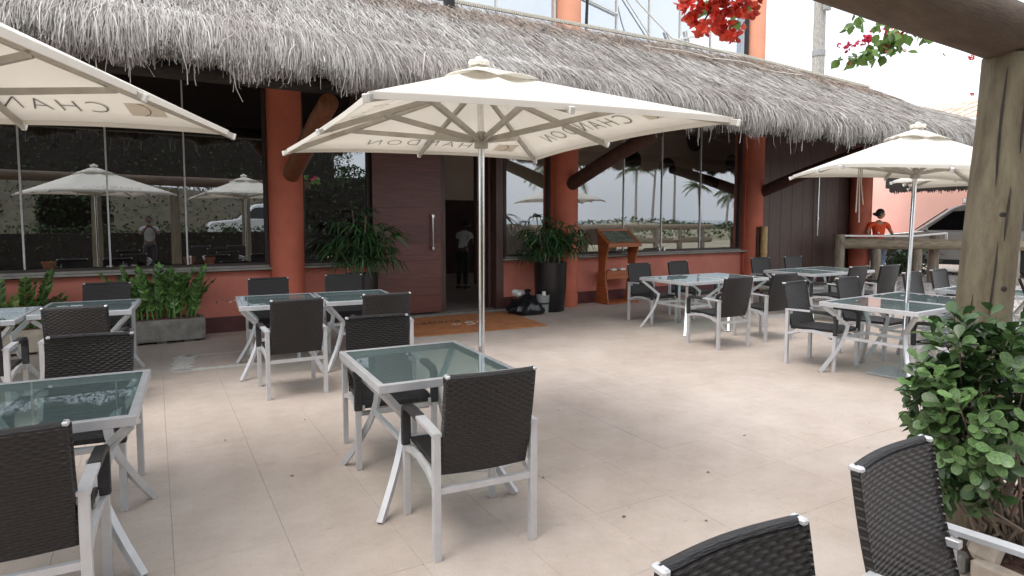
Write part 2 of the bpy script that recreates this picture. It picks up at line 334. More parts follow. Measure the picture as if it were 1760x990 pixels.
def np_mesh(name, V, F, m, parent=None, kind=None):
    # V (n,3) F (k,4) arrays
    me = bpy.data.meshes.new(name); n = len(V); k, q = F.shape
    me.vertices.add(n); me.vertices.foreach_set('co', V.astype(np.float32).ravel())
    me.loops.add(k*q); me.loops.foreach_set('vertex_index', F.astype(np.int32).ravel())
    me.polygons.add(k); me.polygons.foreach_set('loop_start', np.arange(0, k*q, q, dtype=np.int32))
    me.polygons.foreach_set('loop_total', np.full(k, q, dtype=np.int32))
    me.update(calc_edges=True); me.validate(); me.materials.append(m)
    o = bpy.data.objects.new(name, me); col.objects.link(o)
    if parent is not None: o.parent = parent
    if kind: o['kind'] = kind
    return o

def thing(name, label, cat, loc=(0, 0, 0), rot=0.0, group=None):
    o = bpy.data.objects.new(name, None); o.empty_display_size = 0.1; col.objects.link(o)
    o.location = loc; o.rotation_euler = (0, 0, rot); o['label'] = label; o['category'] = cat
    if group: o['group'] = group
    return o
def tag(o, label=None, cat=None, group=None, kind=None):
    for k, v in (('label', label), ('category', cat), ('group', group), ('kind', kind)):
        if v: o[k] = v
    return o
def copy_tree(o, parent=None):
    c = o.copy(); col.objects.link(c); c.parent = parent
    for ch in o.children: copy_tree(ch, c)
    return c
def inst(name, me, parent, loc, rot=(0, 0, 0), sca=(1, 1, 1)):
    o = bpy.data.objects.new(name, me); col.objects.link(o); o.parent = parent
    o.location = loc; o.rotation_euler = rot; o.scale = sca; return o
def text_mesh(txt, size, thin=0.0, ext=0.0004, shear=0.0, space=1.0):
    c = bpy.data.curves.new('t', 'FONT'); c.body = txt; c.size = size; c.extrude = ext; c.offset = -thin; c.shear = shear
    c.align_x = 'CENTER'; c.align_y = 'CENTER'; c.space_character = space; c.resolution_u = 3
    o = bpy.data.objects.new('t', c); col.objects.link(o); bpy.context.view_layer.update()
    me = bpy.data.meshes.new_from_object(o.evaluated_get(bpy.context.evaluated_depsgraph_get()))
    bpy.data.objects.remove(o); bpy.data.curves.remove(c); return me
def jit(a): return random.uniform(-a, a)
D = 9.74

# ================================================================ GROUND
b = MB(); b.grid(lambda u, v: (-800+1600*u, -800+1600*v, -0.06), 8, 8)
tag(b.build('ground', M['ground']), kind='structure')
b = MB(); b.box((30, -560, -0.03), (1500, 1000, 0.02)); tag(b.build('sea', M['sea']), kind='structure')
b = MB(); b.grid(lambda u, v: (12.62+50*u, -6+40*v, -0.012), 30, 30); tag(b.build('cobbled_yard', M['gravel']), kind='structure')
# cobbles one can see beyond the patio edge: low stones, one mass
cb = MB()
for i in range(2600):
    x = random.uniform(12.7, 21); y = random.uniform(4.5, 12)
    r = random.uniform(.05, .085)
    a0 = random.random()*PI
    P = [(x+r*math.cos(a0+k*PI/3)*random.uniform(.8, 1.1), y+r*math.sin(a0+k*PI/3)*random.uniform(.8, 1.1)) for k in range(6)]
    cb.add([(p[0], p[1], -.012) for p in P]+[(x+(p[0]-x)*.6, y+(p[1]-y)*.6, .015) for p in P], [(k, (k+1) % 6, 6+(k+1) % 6, 6+k) for k in range(6)]+[tuple(range(6, 12))])
tag(cb.build('cobbles', M['gravel'], smooth=True), kind='stuff')

# patio: grout bed plus slabs on a 0.503 x 0.55 m grid
patio = MB().box((4.0, 1.7, -0.041), (17.2, 16.6, 0.06)).build('patio', M['grout']); tag(patio, kind='structure')
def slab_mb(x=0, y=0, dz=0, mb=None):
    mb = mb or MB(); return mb.box((x, y, -0.0055+dz), (0.5018, 0.5488, 0.011), None, 0.0009)
slab = slab_mb().build('slab', M['tile'], patio); slab_me = slab.data
rest = MB(); cells = []
for i in range(-9, 19):
    for j in range(-13, 14):
        x = 1.54+.503*(i+.5); y = 2.10+.55*(j+.5)
        if x > 12.4 or y > 9.72: continue
        q = Vector((x, y, -1.6)); wq = q.dot(fwd); vis = False
        if wq > 0.3:
            px = CXP+FP*q.dot(rgt)/wq; py = CYP-FP*q.dot(upv)/wq; vis = -60 < px < 1820 and py < 1060
        cells.append((0 if vis else 1, q.length, x, y))
cells.sort(); first = True
for k, (_, _, x, y) in enumerate(cells):
    dz = jit(.0007)
    if k < 300 and _ == 0:
        if first: slab.location = (x, y, dz); first = False
        else: o = inst('slab', slab_me, patio, (x, y, dz), (jit(.0006), jit(.0006), 0))
    else: slab_mb(x, y, dz, rest)
tag(rest.build('far_slabs', M['tile'], patio), kind='stuff')
# whitish cement smear in the shape of an open rectangle
sm = MB()
def smear(pts, wd):
    for (x0, y0), (x1, y1) in zip(pts[:-1], pts[1:]):
        n = max(3, int(math.dist((x0, y0), (x1, y1))/.04)); dx, dy = x1-x0, y1-y0; l = math.hypot(dx, dy); nx, ny = -dy/l, dx/l
        L_ = [(x0+dx*t/n, y0+dy*t/n, wd*(.5+random.uniform(-.18, .18))) for t in range(n+1)]
        sm.add([(x+nx*h, y+ny*h, .0022) for x, y, h in L_]+[(x-nx*h, y-ny*h, .0022) for x, y, h in L_], [(i, i+1, n+2+i, n+1+i) for i in range(n)])
smear([(1.0, 8.15), (0.28, 8.2)], .05); smear([(0.28, 8.24), (0.20, 7.45)], .2); smear([(0.12, 7.43), (1.0, 7.38)], .13)
sm.build('cement_smear', M['cement'], patio)

# ================================================================ THATCH
def thatch_profile():
    s = np.array([-3.4, 0, .1, .2, .35, .95]); Y = np.array([9.88, 6.98, 6.86, 6.77, 6.70, 6.66]); Z = np.array([5.21, 3.47, 3.39, 3.29, 3.14, 2.55])
    return s, Y, Z
TS, TY, TZ = thatch_profile()
def roof_dz(x): return np.interp(x, [0, 11.5, 16.3, 16.8, 23, 25], [0, 0, -.20, -.32, -.62, -.72])
def strands(n, x0, x1, s0a, s0b, la, lb, wa, wb, lift, drift, seg=4, clump=True, cut=2.88):
    x = rng.uniform(x0, x1, n); s0 = rng.uniform(s0a, s0b, n); L = rng.uniform(la, lb, n)
    cl = (np.sin(x*3.1+1)+np.sin(x*7.7+2)*.7+np.sin(x*19+.5)*.5)/2.2
    dr = (cl*drift*.7 if clump else 0)+rng.normal(0, drift*.45, n)
    lf = rng.uniform(0, lift, n)**1.0; wd = rng.uniform(wa, wb, n); curl = rng.normal(0, .035, n); cur2 = rng.normal(0, .007, n)
    endz = cut+np.interp(x, [0, 2, 8, 12, 20], [.20, .15, .10, .10, .02])+.055*np.sin(x*5.3)+.035*np.sin(x*13)+rng.normal(0, .035, n)-(rng.random(n) < .012)*rng.uniform(0, .28, n)
    V = np.zeros((n, seg+1, 2, 3)); flip = rng.uniform(-.5, .5, n)
    for k in range(seg+1):
        t = k/seg; s = s0+L*t
        y = np.interp(s, TS, TY); z = np.interp(s, TS, TZ)
        slope = np.clip((-s)/.4, 0, 1)              # 1 on the slope, 0 on the hanging face
        off = lf*(.35+.65*math.sin(PI*min(1, t+.15)))
        y = y-off*(1-.5*slope); z = z+off*(.15+.75*slope)+roof_dz(x)*np.clip(-s/3.3, 0, 1)
        z = np.maximum(z, endz-0.02*(1-t)*0)
        xx = x+dr*t+curl*math.sin(PI*t)+cur2*math.sin(2.3*PI*t)
        V[:, k, 0] = np.stack([xx-wd/2, y+flip*wd, z], 1); V[:, k, 1] = np.stack([xx+wd/2*(1-.6*t), y-flip*wd, z], 1)
    base = (np.arange(n)*(seg+1)*2)[:, None]; F = []
    for k in range(seg): F.append(base+np.array([k*2, k*2+1, k*2+3, k*2+2])[None])
    return V.reshape(-1, 3), np.stack(F, 1).reshape(-1, 4)

B = thing('restaurant_building', 'red restaurant with grey thatched eave, dark glass windows and wooden doors', 'building', (5, 9.74, 0))
def bb(mb, name, m, parent=None, **k):
    p = parent or B
    if parent is not None and parent is not B:     # sub-part of a part at B's own origin
        me = mb.build(name, m, None, **k)
        me.data.transform(Matrix.Translation((-5, -9.74, 0))); me.parent = parent; return me
    return mb.build(name, m, B, world=True, **k)
X0, X1, XR = -6.5, 16.3, 24.0
# roof body: solid prism with soffit
prof = [(7.02, 3.16), (6.80, 3.18), (6.79, 3.22), (6.85, 3.28), (6.94, 3.36), (7.05, 3.44), (9.9, 5.14), (9.9, 4.72)]
b = MB(); 
for xa, xb in ((X0, 11.5), (11.5, X1), (X1, 16.8)): b.prism(prof, xa, xb, lambda u, v, a: (a, u, v+float(roof_dz(a))*max(0, (u-7)/2.9)))
b.prism(prof, 16.8, XR, lambda u, v, a: (a, u, v+float(roof_dz(a))*max(0, (u-7)/2.9)))
roof = bb(b, 'roof', M['thatchD'])
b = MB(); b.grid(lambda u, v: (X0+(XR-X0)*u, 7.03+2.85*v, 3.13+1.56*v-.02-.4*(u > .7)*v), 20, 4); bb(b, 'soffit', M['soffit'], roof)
V, F = strands(9000, -5.4, 23.8, -.5, .25, .5, .9, .007, .016, .05, .10); o = np_mesh('thatch_fringe', V-np.array([5, 9.74, 0]), F, M['thatch'], roof, 'stuff')
V1, F1 = strands(60000, -5.4, 17.0, -.35, .3, .45, .85, .0035, .009, .11, .055)
np_mesh('thatch_front_strands', V1-np.array([5, 9.74, 0]), F1, M['thatch'], roof, 'stuff')
V1, F1 = strands(5000, -5.4, 17.0, -.3, .25, .4, .8, .004, .011, .15, .17)
np_mesh('thatch_loose_strands', V1-np.array([5, 9.74, 0]), F1, M['thatch'], roof, 'stuff')
V1, F1 = strands(52000, -5.4, 24.0, -3.0, -.2, .25, .55, .0045, .011, .03, .07, seg=2, clump=False)
np_mesh('thatch_slope_strands', V1-np.array([5, 9.74, 0]), F1, M['thatch'], roof, 'stuff')
V1, F1 = strands(9000, -2, 16.3, -3.35, -2.45, .18, .4, .006, .014, .05, .2, seg=2, clump=False)
np_mesh('thatch_ridge_strands', V1-np.array([5, 9.74, 0]), F1, M['thatchB'], roof, 'stuff')
# ragged end fringe of the roof at its far right end
n = 3500; yy = rng.uniform(6.8, 13.5, n); zt = 2.85+rng.uniform(.1, .35, n); zb = 2.66+rng.normal(0, .05, n)
V = np.zeros((n, 2, 2, 3)); wd = rng.uniform(.01, .02, n); xr = XR-rng.uniform(0, .12, n)
for k, z in ((0, zt), (1, zb)):
    V[:, k, 0] = np.stack([xr, yy-wd, z], 1); V[:, k, 1] = np.stack([xr, yy+wd, z], 1)
Fb = (np.arange(n)*4)[:, None]+np.array([0, 1, 3, 2])[None]
np_mesh('thatch_end_fringe', V.reshape(-1, 3)-np.array([5, 9.74, 0]), Fb, M['soffit'], roof, 'stuff')
b = MB(); b.box((XR+.1, 10.2, 3.0), (.4, 6.9, .5)); bb(b, 'roof_end', M['soffit'], roof)
# eave beam and ridge trim (beaded white strip)
b = MB(); b.tube([(X0, 7.4, 3.12), (16.0, 7.4, 3.12)], .09, 10); bb(b, 'eave_beam', M['soffit'], smooth=True)
b = MB()
for i in range(300):
    x = 3.6+i*.0425*1.0
    b.box((x, 9.86, 5.235+float(roof_dz(x))), (.03, .05, .05))
b.bar((3.55, 9.9, 5.27), (11.5, 9.9, 5.27), .06, .022); b.bar((11.5, 9.9, 5.27), (16.4, 9.9, 5.07), .06, .022)
tag(bb(b, 'ridge_trim', M['rope']), kind='stuff')
b = MB().bar((13.0, 9.88, 5.17), (16.3, 9.88, 5.02), .035, .035); bb(b, 'ridge_cap', M['pole'])

# ================================================================ FACADE
WALLS = [(-6.5, 3.0), (5.32, 11.6)]
b = MB()
for a, c in WALLS: b.box(((a+c)/2, D+.08, .54), (c-a, .2, .64))
bb(b, 'wall', M['wall'])
b = MB()
for a, c in WALLS: b.box(((a+c)/2, D+.07, .11), (c-a+.01, .24, .22))
bb(b, 'plinth', M['plinth'])
# wall above the glass, behind the eave
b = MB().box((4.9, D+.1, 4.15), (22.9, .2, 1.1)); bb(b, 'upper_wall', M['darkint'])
# columns
for cx, cy, r, zt in ((1.70, 9.58, .235, 4.0), (6.60, 9.6, .245, 4.0), (11.73, 9.66, .25, 4.0), (15.62, 9.52, .26, 4.0)):
    b = MB().lathe([(r, 0), (r, .215), (r-.008, .22), (r-.008, zt)], (cx, cy, 0), 28)
    bb(b, 'column', M['column'], smooth=True)
b = MB().box((1.7, D+.05, 2.2), (.46, .3, 3.6)); bb(b, 'pier', M['column'])
b = MB().box((6.6, D+.05, 2.2), (.5, .3, 3.6)); bb(b, 'pier', M['column'])
b = MB().box((11.72, D+.05, 2.2), (.5, .3, 3.6)); bb(b, 'pier', M['column'])
# sloping braces from the columns out to the eave beam
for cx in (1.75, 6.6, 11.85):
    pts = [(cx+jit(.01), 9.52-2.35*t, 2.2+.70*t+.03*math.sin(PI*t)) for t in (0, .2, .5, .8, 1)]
    bb(MB().tube(pts, [.12, .125, .12, .115, .105], 14), 'brace_log', M['logO'] if cx < 3 else M['logD'], smooth=True)  # right two braces darker: eave shade painted into their log colour

def window(x0, x1, joints, z0=.93, z1=3.62, lab=None):
    b = MB(); t = .05
    b.box((x0+t/2, D+.02, (z0+z1)/2), (t, .09, z1-z0)); b.box((x1-t/2, D+.02, (z0+z1)/2), (t, .09, z1-z0))
    b.box(((x0+x1)/2, D+.02, z0+.02), (x1-x0-2*t, .088, .05)); b.box(((x0+x1)/2, D+.02, z1-.03), (x1-x0-2*t, .088, .06))
    wd_ = bb(b, 'window', M['frame'])
    xs = [x0+t]+list(joints)+[x1-t]
    for a, c in zip(xs[:-1], xs[1:]):
        q = MB().box(((a+c)/2, D+.02, (z0+z1)/2), (c-a-.012, .008, z1-z0-.11)); bb(q, 'pane', M['wglass'], wd_)
    for j in joints:
        q = MB().bar((j, D+.004, z0+.046), (j, D+.004, z1-.06), .02, .018, up=(0, 1, 0)); bb(q, 'glazing_joint', M['alu'], wd_)
    s = MB().box(((x0+x1)/2, D-.06, z0-.035), (x1-x0+.18, .24, .03), None, .004)
    s.box(((x0+x1)/2, D+.01, z0-.005), (x1-x0, .14, .03)); bb(s, 'sill', M['sill'], wd_)
    return wd_
window(-4.3, 1.46, (-3.25, -2.33, -1.40, -.50, .40))
window(1.93, 2.98, ())
window(5.38, 6.35, ())
window(6.88, 11.44, (8.10, 9.10, 10.2))
# clips on the right hand pane joint
b = MB()
for dx in (-.07, .07): b.box((9.10+dx, D-.02, .99), (.05, .03, .09), None, .008)
bb(b, 'glass_clip', M['steel'])

# entrance
door = bb(MB().box((3.56, 9.66, 1.5), (1.14, .03, 2.88)), 'door', M['wood'])
for k in range(10):
    z = .075+k*.285
    q = MB().box((3.56, 9.635, z+.14), (1.15, .03, .2842), None, .0012); bb(q, 'plank', M['wood'], door)
b = MB().tube([(3.97, 9.565, 1.10), (3.97, 9.565, 1.68)], .013, 10)
for z in (1.13, 1.65): b.box((3.97, 9.585, z), (.05, .075, .06), None, .006)
bb(b, 'handle', M['steel'], door, smooth=True)
b = MB(); b.box((5.25, D-.0, 1.8), (.14, .22, 3.6)); b.box((4.22, D+.13, 1.8), (.12, .2, 3.6)); b.box((5.14, D+.12, 1.8), (.06, .12, 3.6))
b.box((4.0, D+.1, 3.35), (2.6, .16, .5)); bb(b, 'door_frame', M['wood2'])
b = MB().box((4.15, 9.66, .02), (2.4, .30, .04), None, .006); bb(b, 'threshold', M['concrete'])
b = MB().box((4.7, 9.56, .047), (1.3, .02, .012)); bb(b, 'door_track', M['steel'])
# right hand timber wall and long handled door
wp = bb(MB().box((13.3, D+.04, 1.85), (3.0, .06, 3.7)), 'timber_wall', M['wood2'])
for k in range(5):
    q = MB().box((12.2+k*.4, D-.005, 1.9), (.394, .03, 3.6), None, .003); bb(q, 'board', M['wood2'], wp)
d2 = bb(MB().box((14.72, D+.03, 1.5), (1.55, .05, 3.0)), 'door', M['wood2'])
for k in range(3):
    q = MB().box((14.25+k*.5, D-.01, 1.5), (.494, .03, 2.98), None, .003); bb(q, 'board', M['wood2'], d2)
b = MB().tube([(14.06, 9.63, 1.2), (14.06, 9.63, 2.72)], .018, 10)
for z in (1.3, 2.6): b.bar((14.06, 9.63, z), (14.06, 9.73, z), .02, .02)
bb(b, 'handle', M['steel'], d2, smooth=True)
bb(MB().tube([(14.16, 9.69, 1.62), (14.16, 9.72, 1.62)], .04, 10), 'lock', M['steel'], d2)
b = MB().box((14.0, D+.05, 3.3), (4.6, .2, .7)); bb(b, 'lintel', M['wood2'])
b = MB().box((15.95, 10.3, 1.7), (.5, 1.3, 3.4)); b.box((16.15, 13, 1.7), (.2, 6.5, 3.4)); bb(b, 'side_wall', M['column'])

# chipped paint on the low wall
q = MB()
for i in range(26):
    x = .72+random.random()*.5; z = .42+jit(.018)+.02*math.sin(9*x); r_ = random.uniform(.004, .014)
    q.add([(x+r_*math.cos(k)*1.6, D-.0215, z+r_*.6*math.sin(k)) for k in (0, 1.1, 2.3, 3.3, 4.2, 5.3)], [(0, 1, 2, 3, 4, 5)])
tag(bb(q, 'paint_chips', M['whiteP']), kind='stuff')
# interior shell
b = MB()
b.box((5, 16, -.02), (22, 12.3, .04)); bb(b, 'interior_floor', M['intfloor'])
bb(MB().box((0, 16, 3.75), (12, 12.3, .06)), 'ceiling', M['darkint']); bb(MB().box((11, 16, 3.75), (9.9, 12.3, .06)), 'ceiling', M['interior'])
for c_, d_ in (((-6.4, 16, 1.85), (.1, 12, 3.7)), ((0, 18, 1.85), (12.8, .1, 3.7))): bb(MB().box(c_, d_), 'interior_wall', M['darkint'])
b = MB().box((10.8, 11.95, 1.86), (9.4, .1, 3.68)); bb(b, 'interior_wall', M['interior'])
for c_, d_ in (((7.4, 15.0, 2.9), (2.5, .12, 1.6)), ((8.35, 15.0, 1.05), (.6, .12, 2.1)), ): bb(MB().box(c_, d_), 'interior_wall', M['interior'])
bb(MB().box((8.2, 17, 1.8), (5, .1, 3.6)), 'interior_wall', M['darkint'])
b = MB().tube([(6.95, 14.0, 0), (6.95, 14.0, 3.7)], .05, 10); bb(b, 'interior_post', M['wood2'])
# ceiling lining of the entrance
for (x, z, r) in ((10.15, 3.03, .26), (11.28, 2.87, .27), (12.2, 3.62, .27), (12.83, 2.6, .27), (7.95, 2.75, .2), (13.6, 3.1, .25)):
    o = MB().lathe([(0.02, .06), (r*.5, .05), (r*.9, .02), (r, 0), (r, -.02)], (0, 0, 0), 24).build('woven_disc', M['twigD'], None, smooth=True)
    o.location = (x, 11.88, z); o.rotation_euler = (R(90), 0, 0)
    pos = {10.15: 'lower left of the row seen through the right window', 11.28: 'second from left behind the right window glass', 12.2: 'highest of those seen through the right window', 12.83: 'rightmost low one half hidden by the reflected thatch', 7.95: 'small one beside the brace of the second red column', 13.6: 'one hanging behind the third red column'}[x]
    tag(o, 'dark round woven wall disc, '+pos, 'wall decoration', 'round discs on the interior wall')

# upper storey
U = 10.6
b = MB().box((6, 11.5, 4.9), (15, 2.2, .3)); bb(b, 'upper_slab', M['grey'])
win = bb(MB().box((7.5, U, 5.12), (10.4, .08, .06)).box((7.5, U, 8.6), (10.4, .08, .06)), 'window', M['white'])
xs = [2.6, 3.9, 4.9, 5.7, 7.0, 7.6, 8.55, 9.45, 10.35, 11.3, 12.5]
for a, c in zip(xs[:-1], xs[1:]):
    bb(MB().box(((a+c)/2, U, 6.85), (c-a-.04, .01, 3.4)), 'pane', M['uglass'], win)
    bb(MB().box((c, U-.01, 6.85), (.035, .05, 3.42)), 'mullion', M['white'], win)
b = MB().bar((7.6, U-.06, 6.05), (8.55, U-.06, 5.85), .03, .03); b.bar((8.55, U-.06, 6.4), (9.6, U-.06, 5.35), .02, .02)
b.bar((9.5, U-.05, 5.35), (11.2, U-.05, 5.85), .05, .04); b.bar((9.9, U-.05, 5.7), (10.1, U-.05, 5.35), .04, .03); b.bar((10.5, U-.05, 5.8), (10.65, U-.05, 5.4), .04, .03)
bb(b, 'glass_bracing', M['white'], win)
for cx in (7.28, 12.7): bb(MB().tube([(cx, U-.1, 5.0), (cx, U-.1, 9)], .24, 20), 'upper_column', M['orange'], smooth=True)
bb(MB().tube([(12.38, U-.12, 5.0), (12.38, U-.12, 9)], .05, 8), 'downpipe', M['dark']); bb(MB().tube([(7.62, U-.2, 5.1), (7.68, U-.2, 6.6)], .03, 8), 'railing_rod', M['dark'])
bb(MB().box((4.3, 9.6, 5.22), (.14, .14, .4)), 'vent_stub', M['dark'])
b = MB().box((7, 13, 6.8), (12, .1, 3.6)); bb(b, 'upper_room_wall', M['grey'])

# ================================================================ PARASOLS
def canopy_part(parent, C4, apex, top_rise):
    A = Vector(apex); C4 = [Vector(c) for c in C4]
    def edge(k, s):
        a, c = C4[k], C4[(k+1) % 4]; m = (a+c)/2; m = m+(A-m)*.045
        if s < .5: p = a.lerp(m, s*2); sag = math.sin(PI*s*2)
        else: p = m.lerp(c, s*2-1); sag = math.sin(PI*(s*2-1))
        return p+(A-p)*.02*sag
    b = MB(); N = 12
    for k in range(4):
        def fn(u, v, k=k):
            e = edge(k, u); t = .0+v; p = A.lerp(e, t); w2 = abs(math.sin(2*PI*u))
            return p+Vector((0, 0, -.035*w2*math.sin(PI*t)))
        b.grid(fn, N, 8)
    o = b.build('canopy', M['cream'], parent, smooth=True, solid=.004)
    hem = MB()
    for k in range(4):
        pts = [edge(k, i/N) for i in range(N+1)]
        hem.ribbon([p+Vector((0, 0, -.012)) for p in pts], .006, .03, (C4[(k+1) % 4]-C4[k]).cross(Vector((0, 0, 1))))
    hem.build('hem', M['cream'], o)
    # raised vent cap
    v = MB(); A2 = A+Vector((0, 0, top_rise))
    for k in range(4):
        def fn(u, t, k=k):
            e = edge(k, u); q = A.lerp(e, .27*t); return A2.lerp(q+Vector((0, 0, top_rise*.55+.02*abs(math.sin(2*PI*u))*t)), t)
        v.grid(fn, N, 3)
    v.build('vent_cap', M['cream'], o, smooth=True, solid=.004)
    return o, edge
def umbrella(C4, foot, hub, apex, label, base='round', text=(0, 1, 2, 3), group='cream parasols on the patio', ties=False, thick=1.0):
    um = thing('parasol', label, 'parasol', foot, 0, group)
    f = Vector(foot); C4 = [Vector(c)-f for c in C4]; H = Vector(hub)-f; A = Vector(apex)-f; Z = Vector((0, 0, 0))
    MB().tube([Z+Vector((0, 0, .02)), H, A+Vector((0, 0, .02))], .021, 16).build('pole', M['steel'], um, smooth=True)
    can, edge = canopy_part(um, C4, A, .03)
    MB().lathe([(.028, -.05), (.045, -.045), (.045, .0), (.07, .005), (.07, .03), (.03, .035), (.03, .06)], H, 16).build('hub', M['rib'], um, smooth=True)
    MB().lathe([(.03, -.14), (.055, -.13), (.055, -.08), (.03, -.07)], A, 14).build('top_hub', M['rib'], um, smooth=True)
    fin = MB()
    for k in range(6):
        a = k*PI/3; fin.lathe([(.005, 0), (.022, .01), (.026, .022), (.015, .035), (.004, .04)], A+Vector((.05*math.cos(a), .05*math.sin(a), .025+.012*math.sin(3*a))), 10)
    fin.lathe([(.07, .025), (.045, .045), (.03, .07), (.018, .085), (.002, .09)], A, 14); fin.build('finial', M['cream'], um, smooth=True)
    ends = []
    for k in range(4):
        ends.append((C4[k], .6)); m = (C4[k]+C4[(k+1) % 4])/2; m = m+(A-m)*.045; ends.append((m, .6))
    for e, sr in ends:
        a0 = A+Vector((0, 0, -.10)); d = (e-A).normalized(); e2 = e+d*.035+Vector((0, 0, -.022))
        st = a0+(e2-a0)*.04
        rb = MB().bar(st, e2, .024, .034, bev=.003).build('rib', M['rib'], um)
        MB().bar(e2-d*.01, e2+d*.008, .027, .037, bev=.003).build('rib_cap', M['white'], rb)
        mid = a0+(e2-a0)*sr+Vector((0, 0, -.012))
        MB().bar(H+(mid-H)*.06, mid, .024, .032).build('strut', M['rib'], rb)
    # printed name along each edge, showing through in mirror writing from below
    def surf(k, u, t, off):
        e = edge(k, u); p = A.lerp(e, t)+Vector((0, 0, -.035*abs(math.sin(2*PI*u))*math.sin(PI*t)))
        return p+NR*off
    for k in text:
        a, c = edge(k, .0), edge(k, 1.0); m = edge(k, .5); ev = (c-a).normalized(); inn = (A-m).normalized()
        NR = ev.cross(inn).normalized(); flip = 1
        if NR.z < 0: NR = -NR; flip = -1
        L_ = (c-a).length; hh = (A-m).length; sz = .19*L_/2.4; y0 = .20*L_/2.4
        def mapped(verts, off): return [surf(k, .5+flip*x/L_/max(.3, 1-(y0+y)/hh*1.0)*1.0, 1-(y0+y)/hh, off) for x, y in verts]
        for off in ((-.006, .006) if k in (2, 3) else (-.006,)):
            me = TXT_CH.copy(); V2 = mapped([(v.co.x*sz/.1-.02, v.co.y*sz/.1) for v in me.vertices], off)
            for v, q in zip(me.vertices, V2): v.co = q
            t = bpy.data.objects.new('lettering', me); col.objects.link(t); t.parent = can
        xo = -L_*.335
        pv = [(xo+i*.045-.08, -.07+j*.035) for j in range(5) for i in range(5)]
        MB().add(mapped(pv, -.0045), [(j*5+i, j*5+i+1, j*5+i+6, j*5+i+5) for j in range(4) for i in range(4)]).build('patch', M['patch'], can)
        av = []
        for i in range(13):
            q = R(105+i*150/12); av += [(xo+.05+rr*math.cos(q), rr*1.1*math.sin(q)) for rr in (.058, .064)]
        MB().add(mapped(av, -.0065), [(2*i, 2*i+1, 2*i+3, 2*i+2) for i in range(12)]).build('arc_mark', M['ink'], can)
    if base == 'round':
        MB().lathe([(.26, 0), (.26, .02), (.2, .045), (.05, .06), (.04, .10), (.03, .28), (.024, .3)], (0, 0, .001), 28).build('base', M['white'], um, smooth=True)
    else:
        q = MB().box((0, 0, .012), (.5, .5, .02), Euler((0, 0, R(8))).to_matrix(), .004); q.lathe([(.045, .02), (.03, .1), (.027, .3)], (0, 0, 0), 16); q.build('base', M['greyP'], um)
    if ties:
        t = MB()
        for dx, l in ((0, .5), (.03, .32), (-.03, .4)): t.tube([(H.x-.62+dx, H.y+.2, H.z+.13), (H.x-.64+dx, H.y+.2, H.z-.1), (H.x-.62+dx*2, H.y+.2, H.z-l)], .006, 5)
        t.build('tie_strap', M['rib'], um)
    return um
TXT_CH = text_mesh('CHANDON', .1, thin=.0022, ext=0, space=1.3); TXT_CH.materials.append(M['ink'])
umbrella([(.93, 5.174, 2.145), (.789, 2.561, 2.12), (2.70, 2.365, 2.14), (2.935, 4.747, 2.14)], (1.88, 3.71, 0), (1.885, 3.71, 2.11), (1.865, 3.70, 2.56),
         'large cream parasol with CHANDON lettering standing beside the middle glass table')
R0 = Vector((.425, 4.28, 2.145)); u_ = Vector((-.95, .31, 0))*2.2; v_ = Vector((-.37, -.93, 0))*2.25
cc = R0+(u_+v_)/2
umbrella([R0+u_, R0+u_+v_, R0+v_, R0], (cc.x, cc.y, 0), (cc.x, cc.y, 2.11), (cc.x, cc.y, 2.68), 'cream parasol at the left edge of the photo with only its right corner in view')
umbrella([(6.10, 4.49, 2.08), (5.24, 3.38, 2.08), (7.70, 2.79, 2.08), (8.55, 3.90, 2.08)], (6.65, 3.55, 0), (6.9, 3.64, 2.07), (6.93, 3.65, 2.52),
         'cream parasol with a leaning pole over the near right glass tables', base='square', ties=True)
umbrella([(8.75, 4.9, 2.12), (9.6, 2.9, 2.12), (11.5, 3.7, 2.12), (10.75, 5.75, 2.12)], (10.15, 4.3, 0), (10.15, 4.3, 2.1), (10.15, 4.3, 2.62),
         'cream parasol farthest right, half hidden behind the leaning parasol', base='square')

# ================================================================ TABLES
def make_table():
    t = thing('patio_table', '', 'table', (0, 0, 0)); a, c, zt = .405, .48, .745
    for s in (-1, 1):
        MB().box((0, s*(c-.0175), zt-.022), (2*a, .035, .044), None, .002).build('frame_rail', M['alu'], t)
        MB().box((s*(a-.0175), 0, zt-.0225), (.035, 2*c-.0702, .043), None, .002).build('frame_rail', M['alu'], t)
    MB().box((0, 0, zt-.006), (2*a-.072, 2*c-.072, .008)).build('glass_top', M['tglass'], t)
    for sx in (-1, 1):
        for sy in (-1, 1):
            k = .2; T = Vector((sx*(a-.03), sy*(c-.03), zt-.05)); K = Vector((sx*(a-k), sy*(c-k), .50)); Fo = Vector((sx*(a-.005), sy*(c-.03), .003))
            side = Vector((-sy*sx, 1, 0)) if sx*sy > 0 else Vector((1, 1, 0))
            side = Vector((sx*1.0, -sy*1.0, 0))
            l = MB(); l.ribbon([T, K+Vector((0, 0, .0))], .034, .034, side)
            pts = []
            for i in range(9):
                q = i/8; h = (1-math.cos(q*PI/2)); pts.append(Vector((K.x+(Fo.x-K.x)*(h*.75+q*.25), K.y+(Fo.y-K.y)*(h*.75+q*.25), K.z+(Fo.z-K.z)*q)))
            l.ribbon([K+Vector((0, 0, .012))]+pts[1:], .033, .035, side)
            l.build('leg', M['alu'], t)
    k = .175
    for s in (-1, 1):
        MB().box((0, s*(c-k), .375), (2*(a-k), .024, .03)).build('cross_rail', M['alu'], t)
        MB().box((s*(a-k), 0, .3745), (.024, 2*(c-k)-.025, .029)).build('cross_rail', M['alu'], t)
    return t
tab0 = make_table(); used = []
def place_table(x, y, rz, label, group='glass topped patio tables'):
    o = tab0 if not used else copy_tree(tab0)
    used.append(1); o.location = (x, y, 0); o.rotation_euler = (0, 0, R(rz)); o['label'] = label; o['group'] = group
